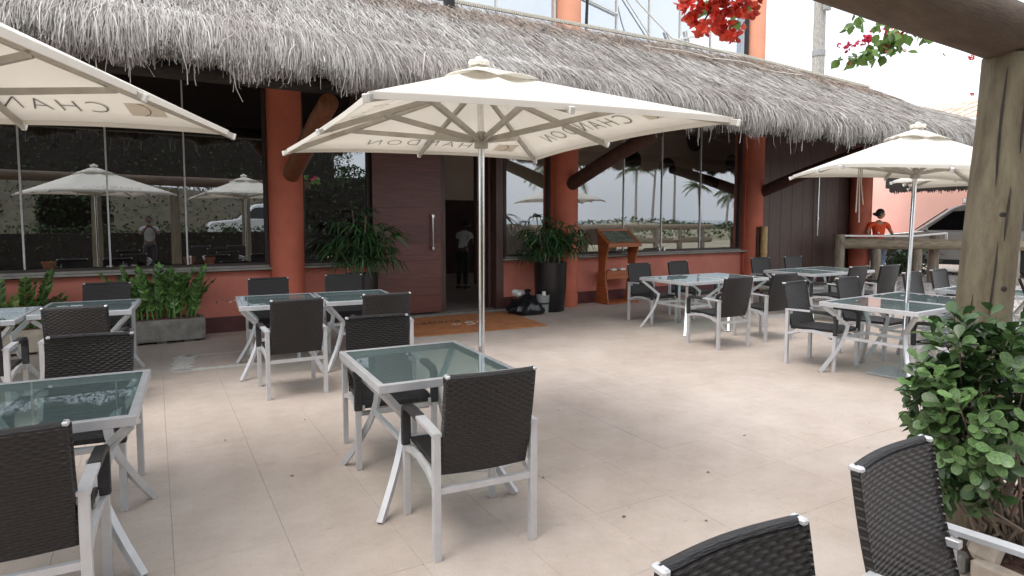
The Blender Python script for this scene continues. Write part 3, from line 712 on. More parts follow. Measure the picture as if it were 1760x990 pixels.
place_table(1.405, 3.56, -2.5, 'single glass topped silver table in the middle, under the large parasol')
place_table(1.14, 7.06, -4, 'left glass table of the pair in front of the red wall near the door')
place_table(1.965, 7.0, -4, 'right glass table of the pair in front of the red wall, nearest the wooden door')
place_table(-.575, 7.42, -4, 'glass table beside the grey concrete planter at the far left')
place_table(-1.42, 7.2, -4, 'glass table cut by the left edge in front of the beige planter')
place_table(-.47, 3.65, -3, 'glass table nearest the camera at the left edge of the photo')
place_table(6.45, 3.62, 3, 'glass table pierced by the leaning parasol pole at right')
place_table(7.29, 3.68, 3, 'glass table joined to the leaning parasol table, beside the log column')
place_table(6.65, 6.65, 0, 'left glass table of the middle row, in front of the orange menu stand')
place_table(7.475, 6.63, 0, 'right glass table of the middle row, between four chairs')
place_table(9.35, 6.62, 1, 'left glass table of the farthest row, before the dark timber doors')
place_table(10.18, 6.64, 1, 'right glass table of the farthest row, by the log fence')
place_table(8.76, 3.66, 3, 'glass table half hidden behind the log column at right')

# ================================================================ CHAIRS
def make_chair():
    t = thing('wicker_armchair', '', 'chair', (0, 0, 0)); S = .036
    for sx in (-1, 1):
        MB().box((sx*.25, -.262, .3), (S, S, .6), None, .002).build('leg', M['alu'], t)
        MB().box((sx*.25, .262, .1925), (S, S, .385), None, .002).build('leg', M['alu'], t)
        MB().ribbon([(sx*.25, -.281, .606), (sx*.25, -.10, .612), (sx*.25, .0, .613)], .046, .016, (1, 0, 0)).build('armrest', M['alu'], t)
        MB().ribbon([(sx*.25, .0, .611), (sx*.25, .15, .611), (sx*.25, .225, .606), (sx*.25, .262, .585), (sx*.25, .27, .54), (sx*.25, .266, .385)], .05, .032, (1, 0, 0)).build('arm_wrap', M['wrap'], t, bevel=.006)
        MB().ribbon([(sx*.25, -.245, .345), (sx*.25, -.12, .388), (sx*.25, .03, .402), (sx*.25, .15, .392), (sx*.25, .245, .372)], .022, .03, (1, 0, 0)).build('side_rail', M['alu'], t)
        MB().box((sx*.226, -.243, .575), (.03, .045, .028), None, .003).build('bracket', M['alu'], t)
        MB().box((sx*.219, .262, .402), (.022, .03, .034), None, .004).build('seat_cap', M['alu'], t)
    MB().box((0, -.262, .335), (.464, .024, .03)).build('stretcher', M['alu'], t)
    MB().box((0, .2, .345), (.464, .024, .026)).build('stretcher', M['alu'], t)
    def bk(side):
        def fn(u, v):
            x = (u-.5)*.452; z = .395+.485*v; y = -.218-.115*v-.02*math.cos((u-.5)*PI)-.012*math.sin(PI*v)
            n_ = .017
            if v > .97: z += .0
            return (x, y+side*n_, z+.0)
        return fn
    b = MB(); nu, nv = 12, 12
    b.grid(bk(1), nu, nv); off = len(b.v); b.grid(bk(-1), nu, nv)
    N = nu+1
    ring = [i for i in range(N)]+[j*N+nu for j in range(1, nv+1)]+[nv*N+i for i in range(nu-1, -1, -1)]+[j*N for j in range(nv-1, 0, -1)]
    # rolled top: push the two top rows up
    for k in range(len(ring)):
        a, c = ring[k], ring[(k+1) % len(ring)]; b.f.append((a, c, off+c, off+a))
    back = b.build('backrest', M['wickB'], t, smooth=False, bevel=.007)
    roll = MB(); roll.tube([((u-.5)*.44, -.218-.118-.02*math.cos((u-.5)*PI), .884) for u in [i/10 for i in range(11)]], .0155, 8); roll.build('back_edge', M['wrap'], back, smooth=True)
    # laced edge stitches down both sides of the panel
    st = MB()
    for sx in (-1, 1):
        for i in range(20):
            v = (i+.5)/20; z = .4+.475*v; y = -.218-.115*v-.012*math.sin(PI*v)
            st.box((sx*.205, y-.004, z), (.018, .034, .008), None, .002)
    tag(st.build('edge_lacing', M['wrap'], back), kind='stuff')
    for sx in (-1, 1): MB().box((sx*.218, -.333, .889), (.022, .042, .018), None, .005).build('corner_cap', M['alu'], t)
    def sf(side):
        def fn(u, v):
            x = (u-.5)*.456; y = -.222+.49*v; z = .415+.02*math.cos((u-.5)*PI)*0-.012*math.sin(PI*u)*math.sin(PI*v)+.01*v-(.016 if v > .95 else 0)
            return (x, y, z+side*.014)
        return fn
    b = MB(); nu, nv = 8, 12; b.grid(sf(1), nu, nv); off = len(b.v); b.grid(sf(-1), nu, nv); N = nu+1
    ring = [i for i in range(N)]+[j*N+nu for j in range(1, nv+1)]+[nv*N+i for i in range(nu-1, -1, -1)]+[j*N for j in range(nv-1, 0, -1)]
    for k in range(len(ring)):
        a, c = ring[k], ring[(k+1) % len(ring)]; b.f.append((a, c, off+c, off+a))
    b.build('seat', M['wickS'], t)
    return t
ch0 = make_chair(); cused = []
def chair(x, y, rz, label):
    o = ch0 if not cused else copy_tree(ch0)
    cused.append(1); o.location = (x, y, 0); o.rotation_euler = (0, 0, R(rz)); o['label'] = label; o['group'] = 'black wicker armchairs with silver frames'
chair(1.376, 2.885, -5, 'black wicker armchair seen from behind at the near side of the middle table')
chair(1.37, 4.13, 174, 'black wicker armchair facing us at the far side of the middle table')
chair(1.09, 6.09, 0, 'black wicker armchair seen from behind, left one of the pair of tables by the door')
chair(1.97, 6.12, -8, 'black wicker armchair seen from behind at the table nearest the wooden door')
chair(1.17, 7.68, 177, 'grey looking armchair against the red wall, facing us left of the column base')
chair(2.06, 7.74, 172, 'grey looking armchair facing us just in front of the left black palm pot')
chair(-.53, 6.47, -8, 'armchair seen from behind at the table beside the concrete planter')
chair(-1.24, 6.32, -4, 'armchair cut by the left edge with only its right arm showing')
chair(-.51, 7.97, 172, 'grey looking armchair facing us in front of the planted trough at left')
chair(-.40, 4.27, 172, 'wicker armchair facing us at the far side of the near left table')
chair(-.49, 2.99, -3, 'big dark armchair in the bottom left corner, seen from behind')
chair(6.75, 7.4, 180, 'armchair facing us right beside the orange menu stand')
chair(7.69, 7.48, 183, 'armchair facing us, second to the right of the orange menu stand')
chair(6.22, 5.6, -3, 'armchair seen from behind at the left table of the middle row')
chair(7.16, 5.66, -3, 'armchair seen from behind at the right table of the middle row')
chair(9.74, 7.5, 176, 'pale grey armchair facing us just right of the bamboo post')
chair(10.6, 7.44, 176, 'pale grey armchair facing us in front of the long handled timber door')
chair(9.22, 5.95, 2, 'armchair seen from behind left of the first log fence post')
chair(9.93, 5.87, -2, 'armchair seen from behind below the woman in orange')
chair(6.36, 4.26, 187, 'armchair facing us at the outer left of the leaning parasol table')
chair(7.36, 4.28, 183, 'armchair facing us, second at the leaning parasol table')
chair(8.86, 4.32, 184, 'armchair facing us just right of the leaning parasol pole')
chair(9.66, 4.38, 184, 'armchair facing us between the parasol pole and the log column')
chair(6.60, 3.03, 0, 'armchair behind the round leaved shrub, left arm showing under the glass table')
chair(7.42, 3.06, 3, 'armchair hidden behind the shrub and the log column')
chair(1.97, .72, 185, 'black armchair at bottom right whose back rises in front of the shrub')
chair(1.09, .585, 180, 'black armchair at the bottom edge showing only the top of its back')

# ================================================================ PLANTS
def leaf_field(mesh_v, mesh_f, T):
    # T: list of 4x4 matrices -> one big mesh
    V = np.array([(*p, 1) for p in mesh_v]); F = np.array(mesh_f); A = np.array([np.array(m) for m in T])
    W = np.einsum('nij,kj->nki', A, V)[:, :, :3].reshape(-1, 3)
    FF = (np.arange(len(T))*len(V))[:, None, None]+F[None]
    return W, FF.reshape(-1, F.shape[1])
# a folded lance leaf of unit length along +Y
LV = [(0, 0, 0), (-.16, .25, .03), (0, .25, -.02), (.16, .25, .03), (-.2, .55, .02), (0, .55, -.03), (.2, .55, .02), (0, 1, -.10)]
LF = [(0, 3, 2, 1), (1, 2, 5, 4), (2, 3, 6, 5), (4, 5, 7, 7), (5, 6, 7, 7)]
LF = [(0, 3, 2, 1), (1, 2, 5, 4), (2, 3, 6, 5), (4, 5, 6, 7)]
def frame(p, d, up=(0, 0, 1), s=1.0, roll=0.0, wx=1.0):
    d = Vector(d).normalized(); u = Vector(up); x = d.cross(u)
    if x.length < .05: x = Vector((1, 0, 0))
    x.normalize(); z = x.cross(d)
    if roll: q = Quaternion(d, roll); x = q@x; z = q@z
    m = Matrix((x*s*wx, d*s, z*s)).transposed().to_4x4(); m.translation = Vector(p); return m
def zz_stem_mesh(name, L, lean, m, n=13, ll=.085):
    b = MB(); pts = [Vector((0, lean*(t**1.6)*L, L*(t-.18*t*t))) for t in [i/8 for i in range(9)]]
    b.tube(pts, [.012*(1-.6*i/8) for i in range(9)], 5)
    T = []
    for k in range(n):
        t = .2+.8*k/(n-1); i = min(7, int(t*8)); p = pts[i].lerp(pts[i+1], t*8-i) if t < 1 else pts[8]; d = (pts[min(8, i+1)]-pts[i]).normalized()
        sz = ll*(.75+.4*math.sin(PI*min(1, t*.9)))
        for s in (-1, 1):
            dd = (Vector((s, 0, 0))*1.0+d*.75+Vector((0, 0, .15+jit(.15)))); T.append(frame(p, dd, d.cross(Vector((s, 0, 0))), sz, jit(.7), 1.15))
    T.append(frame(pts[8], d, (0, -1, 0), ll, 0, 1.2))
    W, FF = leaf_field(LV, LF, T); b.add([tuple(v) for v in W], [tuple(int(i) for i in f) for f in FF])
    o = b.build(name, m, None); me = o.data; bpy.data.objects.remove(o); return me
zz = [zz_stem_mesh('stem', l, q, M['leafZ']) for l, q in ((.62, .35), (.5, .6), (.72, .2), (.42, .7))]
zy = [zz_stem_mesh('stem', l, q, M['leafY']) for l, q in ((.4, .5), (.34, .8))]
def trough(loc, L, W_, H_, m, label, stems, rz=0):
    t = thing('planter_trough', label, 'planter', loc, rz)
    b = MB()
    def sect(x, s): return [(x, -W_/2*s, .03), (x, W_/2*s, .03), (x, W_/2*1.06*s, H_*.8), (x, W_/2*1.0*s, H_), (x, -W_/2*1.0*s, H_), (x, -W_/2*1.06*s, H_*.8)]
    xs_ = [(-L/2, .86), (-L/2+.05, 1), (L/2-.05, 1), (L/2, .86)]; V = []
    for x, s in xs_: V += sect(x, s)
    F = [tuple(range(6)), tuple(range(18, 24))[::-1]]
    for i in range(3):
        for j in range(6): F.append((i*6+j, (i+1)*6+j, (i+1)*6+(j+1) % 6, i*6+(j+1) % 6))
    b.add(V, F)
    for sx in (-.62, .0, .62): b.box((sx*L/2, 0, .015), (.12, W_*.8, .03))
    b.build('trough', m, t, bevel=.012)
    MB().box((0, 0, H_-.0), (L-.12, W_-.07, .02)).build('soil', M['soil'], t)
    for k in range(stems[0]):
        x = jit(L/2-.1); me = random.choice(zz) if random.random() > stems[1] else random.choice(zy)
        a = math.atan2(jit(1), x*2.2)-PI/2 if random.random() < .7 else random.uniform(0, 2*PI)
        inst('stem', me, t, (x, jit(W_/2-.06), H_), (jit(.2), jit(.2), a), [random.uniform(.75, 1.1)]*3)
    return t
trough((.05, 9.33, 0), 1.02, .36, .31, M['concrete'], 'grey stained concrete trough with dense glossy green plants under the left window', (62, .05))
trough((-1.55, 9.33, 0), 1.15, .34, .30, M['beigec'], 'beige trough of yellow green plants behind the left tables', (44, .45))
# fan palms in black pots
def fan_mesh(name, nb, ln):
    b = MB(); T = []
    b.tube([(0, 0, 0), (0, .12, .02), (0, .2, .01)], .004, 4)
    for k in range(nb):
        a = R(-85+170*k/(nb-1)); l = ln*(1-.25*abs(a)/1.5)*random.uniform(.85, 1.1)
        d = Vector((math.sin(a), math.cos(a), 0)); o = Vector((0, .2, .01)); wd = .017
        side = Vector((d.y, -d.x, 0)); P = []
        for i in range(5):
            t = i/4; c = o+d*l*t+Vector((0, 0, .03*math.sin(PI*t)-.16*ln/.25*t*t*random.uniform(.7, 1.3))); h = wd*math.sin(PI*(.12+.85*t))*1.0
            P += [c-side*h, c+Vector((0, 0, -.004)), c+side*h]
        b.add(P, [(i*3+j, i*3+j+1, i*3+j+4, i*3+j+3) for i in range(4) for j in range(2)])
    o = b.build(name, M['leafP'], None); me = o.data; bpy.data.objects.remove(o); return me
fans = [fan_mesh('frond', n_, l) for n_, l in ((7, .26), (8, .3), (6, .24))]
def palm(loc, potr, poth, label, n, spread, hts):
    t = thing('potted_palm', label, 'potted plant', loc)
    MB().lathe([(potr*.8, 0), (potr*.86, .02), (potr*.97, poth*.5), (potr*1.0, poth*.96), (potr*1.02, poth), (potr*.9, poth), (potr*.88, poth-.05)], (0, 0, 0), 26).build('pot', M['potB'], t, smooth=True)
    MB().lathe([(potr*.89, 0), (.001, .015)], (0, 0, poth-.05), 18).build('soil', M['soil'], t)
    k = 0; st = MB()
    for s in range(n):
        a = 2*PI*s/n+jit(.3); rr = random.uniform(.02, potr*.7); ht = random.uniform(*hts); ln = random.uniform(.05, .35)*spread
        top = Vector((math.cos(a)*(rr+ln), math.sin(a)*(rr+ln), poth+ht)); bot = Vector((math.cos(a)*rr, math.sin(a)*rr, poth-.04))
        pts = [bot.lerp(top, q)+Vector((0, 0, .03*math.sin(PI*q))) for q in (0, .33, .66, 1)]; st.tube(pts, .009, 5)
        for f in range(7):
            q = .4+.6*f/8; p = bot.lerp(top, q); aa = a+f*2.4+jit(.4); tilt = random.uniform(-.1, .75)*(1 if f < 8 else 1.4)
            inst('frond', random.choice(fans), t, p, (tilt, 0, aa), [random.uniform(.85, 1.25)]*3)
    st.build('stems', M['bark'], t)
palm((2.68, 9.22, 0), .24, .80, 'fan palm in a tall black pot left of the wooden door', 11, 1.1, (.3, 1.0))
palm((6.02, 9.2, 0), .29, .86, 'drooping fan palm in a tall black pot right of the entrance', 11, 1.1, (.2, .8))

# near shrub of round leaves growing around the log column
SV = []; SF = []
prof_ = [(0, .012), (.12, .05), (.35, .19), (.6, .29), (.82, .27), (.96, .14), (1.0, .03)]
for t_, h_ in prof_: SV += [(-h_, t_, .035*(h_/.2)-.08*t_*t_), (0, t_, -.08*t_*t_), (h_, t_, .035*(h_/.2)-.08*t_*t_)]
for i in range(6):
    for j in range(2): SF.append((i*3+j, i*3+j+1, i*3+j+4, i*3+j+3))
o = MB().add(SV, SF).build('leaf', M['leafS2'], None, smooth=True); md = o.modifiers; leaf_me = o.data; bpy.data.objects.remove(o)
shrub = thing('leafy_shrub', 'green shrub with round paddle leaves growing round the foot of the log column', 'shrub', (3.38, 1.36, 0))
T = []; tw = MB(); cen = Vector((0, 0, .80))
def shrub_pt():
    while True:
        p = Vector((jit(1), jit(1), jit(1)))
        if p.length < 1 and p.length > .35: break
    return p
tips = []
fh = Vector((fwd.x, fwd.y, 0)).normalized(); SC = Vector((0, 0, 1.6))+(fwd+rgt*((1692-CXP)/FP)+upv*(-(690-CYP)/FP))*2.62-Vector(shrub.location)
while len(tips) < 225:
    p = shrub_pt(); q = SC+rgt*(p.x*.31)+fh*(p.y*.22)+Vector((0, 0, p.z*.46-.04))
    if p.z < -.6 and random.random() < .4: continue
    if p.x > .1 and p.z < -.15: continue
    tips.append(q)
for q in tips:
    d = (q-SC-Vector((0, 0, -.15))).normalized()+Vector((jit(.4), jit(.4), .35+jit(.3))); d.normalize()
    n_ = random.choice((5, 6, 7, 8)); a0 = random.random()*6
    for k in range(n_):
        a = a0+k*2.4; x = d.orthogonal().normalized(); y = d.cross(x); rad = x*math.cos(a)+y*math.sin(a)
        dd = rad*random.uniform(.6, 1.1)+d*random.uniform(.25, .9)
        T.append(frame(q-d*.015*k, dd, d, random.uniform(.055, .088), jit(.4), 1.0))
    if random.random() < .16:
        s = Vector((.02+jit(.08), -.02+jit(.12), .05)); m_ = s.lerp(q, .4)+Vector((jit(.1), jit(.1), .02)); m3 = s.lerp(q, .75)+Vector((jit(.06), jit(.06), -.02)); tw.tube([s, m_, m3, q], [.010, .007, .005, .002], 5)
camv = Vector((-3.38, -1.36, 1.6))
T.sort(key=lambda m: (m.translation-camv).length)
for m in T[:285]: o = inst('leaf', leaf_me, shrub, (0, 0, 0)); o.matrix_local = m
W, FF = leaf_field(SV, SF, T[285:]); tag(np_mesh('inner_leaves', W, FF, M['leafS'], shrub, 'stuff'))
for k in range(6):
    a = random.random()*6.28; s = Vector((.1+.12*math.cos(a), .1*math.sin(a)-.05, 0)); tw.tube([s, s+Vector((jit(.08), jit(.08), .2)), s+Vector((jit(.18), jit(.18), .42)), s+Vector((jit(.25), jit(.25), .62))], [.016, .012, .009, .004], 6)
tw.build('branches', M['bark'], shrub, smooth=True)
# dark tangle of bare vine stems right of the column
vine = thing('bare_vine_tangle', 'tangle of dark bare vine stems right of the log column', 'vine', (3.75, 1.22, 0))
tv = MB()
for k in range(95):
    p = Vector((jit(.22), jit(.3), random.uniform(0, .5))); pts = [p]; d = Vector((jit(.5), jit(.5), 1))
    for i in range(6):
        d = (d+Vector((jit(.7), jit(.7), jit(.35)))-Vector((pts[-1].x, pts[-1].y, 0))*1.2).normalized(); pts.append(pts[-1]+d*.13)
    tv.tube(pts, [.006, .0055, .005, .0045, .004, .003, .002], 5, cap=False)
for k in range(9):
    p = Vector((jit(.2), jit(.25), 0)); tv.tube([p, p+Vector((jit(.08), jit(.08), .3)), p+Vector((jit(.15), jit(.15), .7)), p+Vector((jit(.2), jit(.2), 1.3))], [.016, .013, .01, .007], 6)
tag(tv.build('stems', M['twigD'], vine, smooth=True), kind='stuff')
# planting bed: soil, kerb stones, loose stone
bed = MB().grid(lambda u, v: (3.16+1.2*u, .75+.95*v, .035+.02*math.sin(9*u)*math.cos(7*v)), 16, 12).build('planting_bed', M['soil'], smooth=True); tag(bed, kind='structure')
kb = MB()
for i, (x, y, l, a) in enumerate(((3.14, 1.55, .38, 92), (3.15, 1.15, .38, 88), (3.17, .80, .3, 95), (3.36, 1.72, .4, 3), (3.78, 1.72, .4, -2))):
    MB().box((0, 0, 0), (l, .07, .09), None, .012).build('kerb_block', M['stone' if i % 2 else 'concrete'], bed).matrix_local = Matrix.Translation((x, y, .04))@Matrix.Rotation(R(a), 4, 'Z')
s_ = MB().box((0, 0, 0), (.15, .12, .12), Euler((.3, .2, .5)).to_matrix(), .025).build('loose_stone', M['stone'], None); s_.location = (3.24, 1.33, .11)
tag(s_, 'pale broken stone lying on the planting bed beside the log column', 'stone')

# ================================================================ PERGOLA
pg = thing('log_pergola', 'rustic pergola of thick round logs at upper right', 'pergola', (3.38, 1.51, 0))
def log(mb, pts, rs, n=18):
    k = len(pts); P = []; Rr = []
    for i in range(k-1):
        for j in range(4):
            t = j/4; P.append(Vector(pts[i]).lerp(Vector(pts[i+1]), t)+Vector((jit(.003), jit(.003), 0))); Rr.append(rs[i]*(1-t)+rs[i+1]*t+jit(.003))
    P.append(Vector(pts[-1])); Rr.append(rs[-1]); mb.tube(P, Rr, n); return mb
log(MB(), [(.02, -.01, 0), (.055, -.035, 1.1), (.16, -.045, 2.36)], [.125, .112, .108]).build('post', M['log'], pg, smooth=True)
for az, z0, z1 in ((200, 1.75, 2.3), (215, 1.15, 1.5), (230, 1.5, 1.75), (178, .9, 1.25), (205, .55, .8), (245, 1.9, 2.2)):
    q = MB(); pts = []
    for i in range(9):
        z = z0+(z1-z0)*i/8; t_ = z/2.36; cx_ = float(np.interp(z, [0, 1.1, 2.36], [.02, .055, .16])); r_ = float(np.interp(z, [0, 1.1, 2.36], [.127, .115, .111])); a_ = R(az)+.03*math.sin(z*9+az); pts.append((cx_+r_*math.cos(a_), float(np.interp(z, [0, 1.1, 2.36], [-.01, -.035, -.045]))+r_*math.sin(a_), z))
    q.tube(pts, [.001, .004, .005, .006, .005, .006, .005, .003, .001], 4); q.build('crack', M['twigD'], pg)
for az, z in ((222, 1.62), (195, 1.02), (240, 1.28)):
    q = MB().lathe([(.001, .0045), (.008, .004), (.013, .002), (.017, -.003)], (0, 0, 0), 12); o = q.build('knot', M['twigD'], pg, smooth=True); t_ = z/2.36
    o.matrix_local = Matrix.Translation((float(np.interp(z, [0, 1.1, 2.36], [.02, .055, .16]))+.109*math.cos(R(az)), -.037+.109*math.sin(R(az)), z))@Vector((math.cos(R(az)), math.sin(R(az)), 0)).to_track_quat('Z', 'Y').to_matrix().to_4x4()
log(MB(), [(-7.2, .04, 2.62), (-3.5, .0, 2.56), (-1.2, -.02, 2.53), (.27, -.03, 2.475)], [.115, .12, .125, .135]).build('beam', M['logH'], pg, smooth=True)
log(MB(), [(.12, -1.6, 2.76), (.14, .0, 2.76), (.16, 1.5, 2.76)], [.1, .1, .1]).build('beam', M['logH'], pg, smooth=True) if False else None
log(MB(), [(.34, -.95, 2.50), (.33, -.22, 2.52), (.34, .12, 2.56)], [.09, .09, .08]).build('beam', M['logH'], pg, smooth=True)
log(MB(), [(-6.6, .02, 0), (-6.6, 0, 2.5)], [.13, .12]).build('post', M['log'], pg, smooth=True)

# bougainvillea hanging from the beam
bv = thing('bougainvillea', 'flowering bougainvillea with coral and pink bracts hanging from the pergola beam', 'climbing plant', (3.0, 1.6, 2.3))
def bloom_mesh(name, m, n, rad):
    V = [(0, 0, 0), (-.30, .35, .10), (0, .4, .0), (.30, .35, .10), (-.34, .72, .16), (0, .75, .04), (.34, .72, .16), (0, 1.05, .02)]
    Fq = [(0, 3, 2, 1), (1, 2, 5, 4), (2, 3, 6, 5), (4, 5, 6, 7)]; T = []
    for k in range(n):
        p = Vector((random.gauss(0, 1), random.gauss(0, 1), random.gauss(0, 1))).normalized()*rad*random.uniform(.35, 1)
        ax = (p.normalized()+Vector((jit(.5), jit(.5), jit(.5)))).normalized(); x = ax.orthogonal().normalized(); y = ax.cross(x)
        for j in range(3):
            a = j*2.09+k; d = (x*math.cos(a)+y*math.sin(a))*.8+ax*.7; T.append(frame(p, d, ax, random.uniform(.024, .036), jit(.5), 1.15))
    W, FF = leaf_field(V, Fq, T); o = MB().add([tuple(v) for v in W], [tuple(int(i) for i in f) for f in FF]).build(name, m, None, smooth=True); me = o.data; bpy.data.objects.remove(o); return me
blc = [bloom_mesh('flower_cluster', M['coral'], 26, .05) for _ in range(2)]; blp = [bloom_mesh('flower_cluster', M['pink'], 7, .025) for _ in range(2)]
base = Vector(bv.location)
vn = MB()
def pix(x, y, wd): 
    d = fwd+rgt*((x-CXP)/FP)+upv*(-(y-CYP)/FP); return Vector((0, 0, 1.6))+d*wd
for (x, y, z, s, k) in ((1.672, 1.70, 2.34, 1.15, 0), (1.72, 1.67, 2.285, 1.25, 1), (1.755, 1.62, 2.33, 1.1, 0), (1.84, 1.60, 2.335, 1.0, 1), (1.66, 1.69, 2.39, 1, 0), (1.72, 1.64, 2.38, 1.1, 1), (1.78, 1.62, 2.25, .9, 0)):
    inst('flower_cluster', blc[k], bv, Vector((x+.03, y-.015, z+.02))-base, (jit(3), jit(3), jit(3)), (s*.85,)*3)
vn.tube([Vector(p)-base for p in ((1.9, 1.65, 2.56), (1.80, 1.62, 2.46), (1.75, 1.63, 2.36), (1.72, 1.66, 2.28))], [.006, .005, .004, .003], 5)
pts2 = [(3.86, 2.08, 2.78), (3.78, 2.2, 2.74), (3.66, 2.26, 2.71), (3.55, 2.33, 2.64), (3.46, 2.40, 2.63)]
pts2 = [pix(1600, 52, 3.6), pix(1570, 45, 3.6), pix(1540, 62, 3.7), pix(1510, 88, 3.8), pix(1480, 98, 3.8), pix(1452, 96, 3.8)]
vn.build('vine_stem', M['twigD'], bv); vn = MB(); vn.tube([Vector((3.35, 1.5, 2.66))-base]+[p-base for p in pts2], [.008, .007, .006, .005, .004, .003, .002], 5)
lt = []
def lscatter(c, n, sp, s0, s1):
    for _ in range(n):
        p = Vector(c)+Vector((random.gauss(0, sp), random.gauss(0, sp), random.gauss(0, sp*.7)))-base
        lt.append(frame(p, Vector((jit(1), jit(1), -.6+jit(.6))), (jit(.5), jit(.5), 1), random.uniform(s0, s1), jit(1), 1.9))
for (x, y, wd, n, sp) in ((1470, 98, 3.8, 16, .03), (1500, 92, 3.8, 20, .035), (1525, 78, 3.75, 22, .04), (1545, 58, 3.7, 16, .035), (1575, 52, 3.6, 16, .04), (1595, 62, 3.6, 6, .02), (1520, 35, 3.5, 10, .03), (1480, 30, 3.6, 9, .035), (1462, 42, 3.6, 4, .02), (1444, 100, 3.8, 3, .01), (1560, 90, 3.7, 1, .01), (1622, 95, 3.4, 1, .01)):
    lscatter(pix(x, y, wd), n, sp, .045, .075)
for (x, y, wd) in ((1285, 12, 2.3), (1262, 30, 2.3), (1215, 2, 2.35)): lscatter(pix(x, y, wd), 2, .012, .05, .065)
W, FF = leaf_field(LV, LF, lt); tag(np_mesh('leaves', W, FF, M['leafN'], bv, 'stuff'))
for (x, y, wd, s) in ((1467, 73, 3.8, .95), (1456, 85, 3.8, .8), (1442, 78, 3.8, .5), (1491, 68, 3.8, 1.0), (1484, 74, 3.8, .7), (1502, 52, 3.75, .7), (1519, 53, 3.75, .8), (1522, 84, 3.75, .7), (1545, 60, 3.7, .9), (1555, 87, 3.7, .4), (1670, 99, 3.2, .6), (1671, 162, 3.2, .4), (1459, 108, 3.8, .4), (1538, 48, 3.7, .8)):
    inst('flower_cluster', random.choice(blp if x < 1530 else blc), bv, pix(x, y, wd)-base, (jit(3), jit(3), jit(3)), (s*.8 if x < 1530 else s*.42,)*3)
vn.build('vine_stem', M['twigD'], bv)

# ================================================================ DOORMAT, MENU STAND, BAG, BIN
dm = thing('doormat', 'orange doormat with black and white script lettering before the entrance', 'doormat', (4.1, 8.72, 0))
o = MB(); o.add([(-1.04, -.74, .002), (1.0, -.86, .002), (1.15, .72, .002), (-.45, .8, .002), (-1.04, .5, .002)]+[(-1.04, -.74, .014), (1.0, -.86, .014), (1.15, .72, .014), (-.45, .8, .014), (-1.04, .5, .014)], [(4, 3, 2, 1, 0), (5, 6, 7, 8, 9)]+[(i, (i+1) % 5, 5+(i+1) % 5, 5+i) for i in range(5)]); o.build('mat_body', M['mat'], dm)
for txt, m, x, y, s in (('Cabana', 'txtB', -.42, .20, .30), ('do', 'txtW', -.17, -.10, .17), ('S', 'txtW', .03, -.12, .42), ('ol', 'txtW', .27, -.04, .24)):
    me = text_mesh(txt, s, thin=.001 if m == 'txtW' else .003, ext=.0008, shear=.3); me.materials.append(M[m]); inst('lettering', me, dm, (x, y, .016))
dec = MB()
for i in range(9): dec.box((jit(.7), -.3+jit(.14), .0155), (.05, .014, .002), Euler((0, 0, jit(3))).to_matrix())
dec.build('small_print', M['coral'], dm)

ms = thing('menu_stand', 'orange plywood menu lectern with curved sides, left of the right hand chairs', 'menu stand', (7.72, 9.48, 0), 0)
def side(x):
    # curved hourglass side panel
    pr_ = [(-.24, 0), (.2, 0), (.19, .05)]; prof2 = []
    front = [(-.22+.0, .03), (-.19, .2), (-.135, .45), (-.12, .7), (-.15, .9), (-.24, 1.13)]; back = [(.13, 1.37), (.10, 1.1), (.08, .8), (.09, .5), (.14, .2), (.2, .03)]
    poly = [(.22, 0), (-.24, 0)]+front+back
    b = MB().prism(poly[::-1], x-.0125, x+.0125, lambda u, v, a: (a, u, v)); return b
for sx in (-1, 1):
    sp_ = side(sx*.36).build('side_panel', M['standO'], ms)
MB().box((0, -.01, .02), (.70, .42, .03), None, .003).build('base_board', M['standO'], ms)
MB().box((0, -.02, .62), (.69, .26, .02)).build('shelf', M['standO'], ms); MB().box((0, -.135, .55), (.69, .018, .16)).build('shelf_front', M['standO'], ms)
rt_ = Euler((R(34), 0, 0)).to_matrix()
MB().box((0, -.05, 1.255), (.80, .48, .028), rt_, .003).build('top_board', M['standO'], ms); MB().box((0, -.252, 1.115), (.80, .02, .07)).build('ledge', M['standO'], ms)
MB().box((0, -.055, 1.274), (.62, .36, .006), rt_).build('menu_sheet', M['menu'], ms)
MB().bar((-.37, .12, 1.39), (.37, .12, 1.39), .03, .05).build('rear_rail', M['standO'], ms)
for i, (x, y) in enumerate(((-.18, -.06), (.04, -.06))):
    c_ = MB().box((0, 0, .02), (.12, .09, .035), None, .006).build('card_box', M['whiteP'], None); c_.location = (7.72+x, 9.42+y, .632)
    tag(c_, ('left' if i == 0 else 'right')+' small white card box on the shelf of the menu stand', 'box')

bg_ = thing('rubbish_bag', 'knotted black rubbish bag slumped beside the right black palm pot', 'rubbish bag', (5.46, 9.08, 0))
def bagf(u, v):
    a = u*2*PI; z = v; pr2 = [(.0, .13), (.02, .28), (.08, .31), (.16, .26), (.24, .17), (.3, .09), (.34, .035), (.40, .06), (.42, .02)]
    i = min(7, int(v*8)); t = v*8-i; z0, r0 = pr2[i]; z1, r1 = pr2[i+1]; zz_ = z0+(z1-z0)*t; r = r0+(r1-r0)*t
    r *= 1+.12*math.sin(5*a+zz_*9)+.07*math.sin(11*a-zz_*17); return (r*math.cos(a)*1.05+zz_*.05, r*math.sin(a)*.85, zz_+.002)
MB().grid(bagf, 40, 24).build('bag_body', M['bag'], bg_, smooth=True)
MB().box((0, 0, .0), (.02, .02, .002)).build('bag_knot', M['bag'], bg_)
fb = MB().box((0, 0, 0), (.26, .2, .1), Euler((.2, .15, .3)).to_matrix(), .035).build('takeaway_box', M['whiteP'], None, bevel=.01); fb.location = (5.44, 9.26, .33)
tag(fb, 'white foam takeaway box behind the knot of the black rubbish bag', 'box')
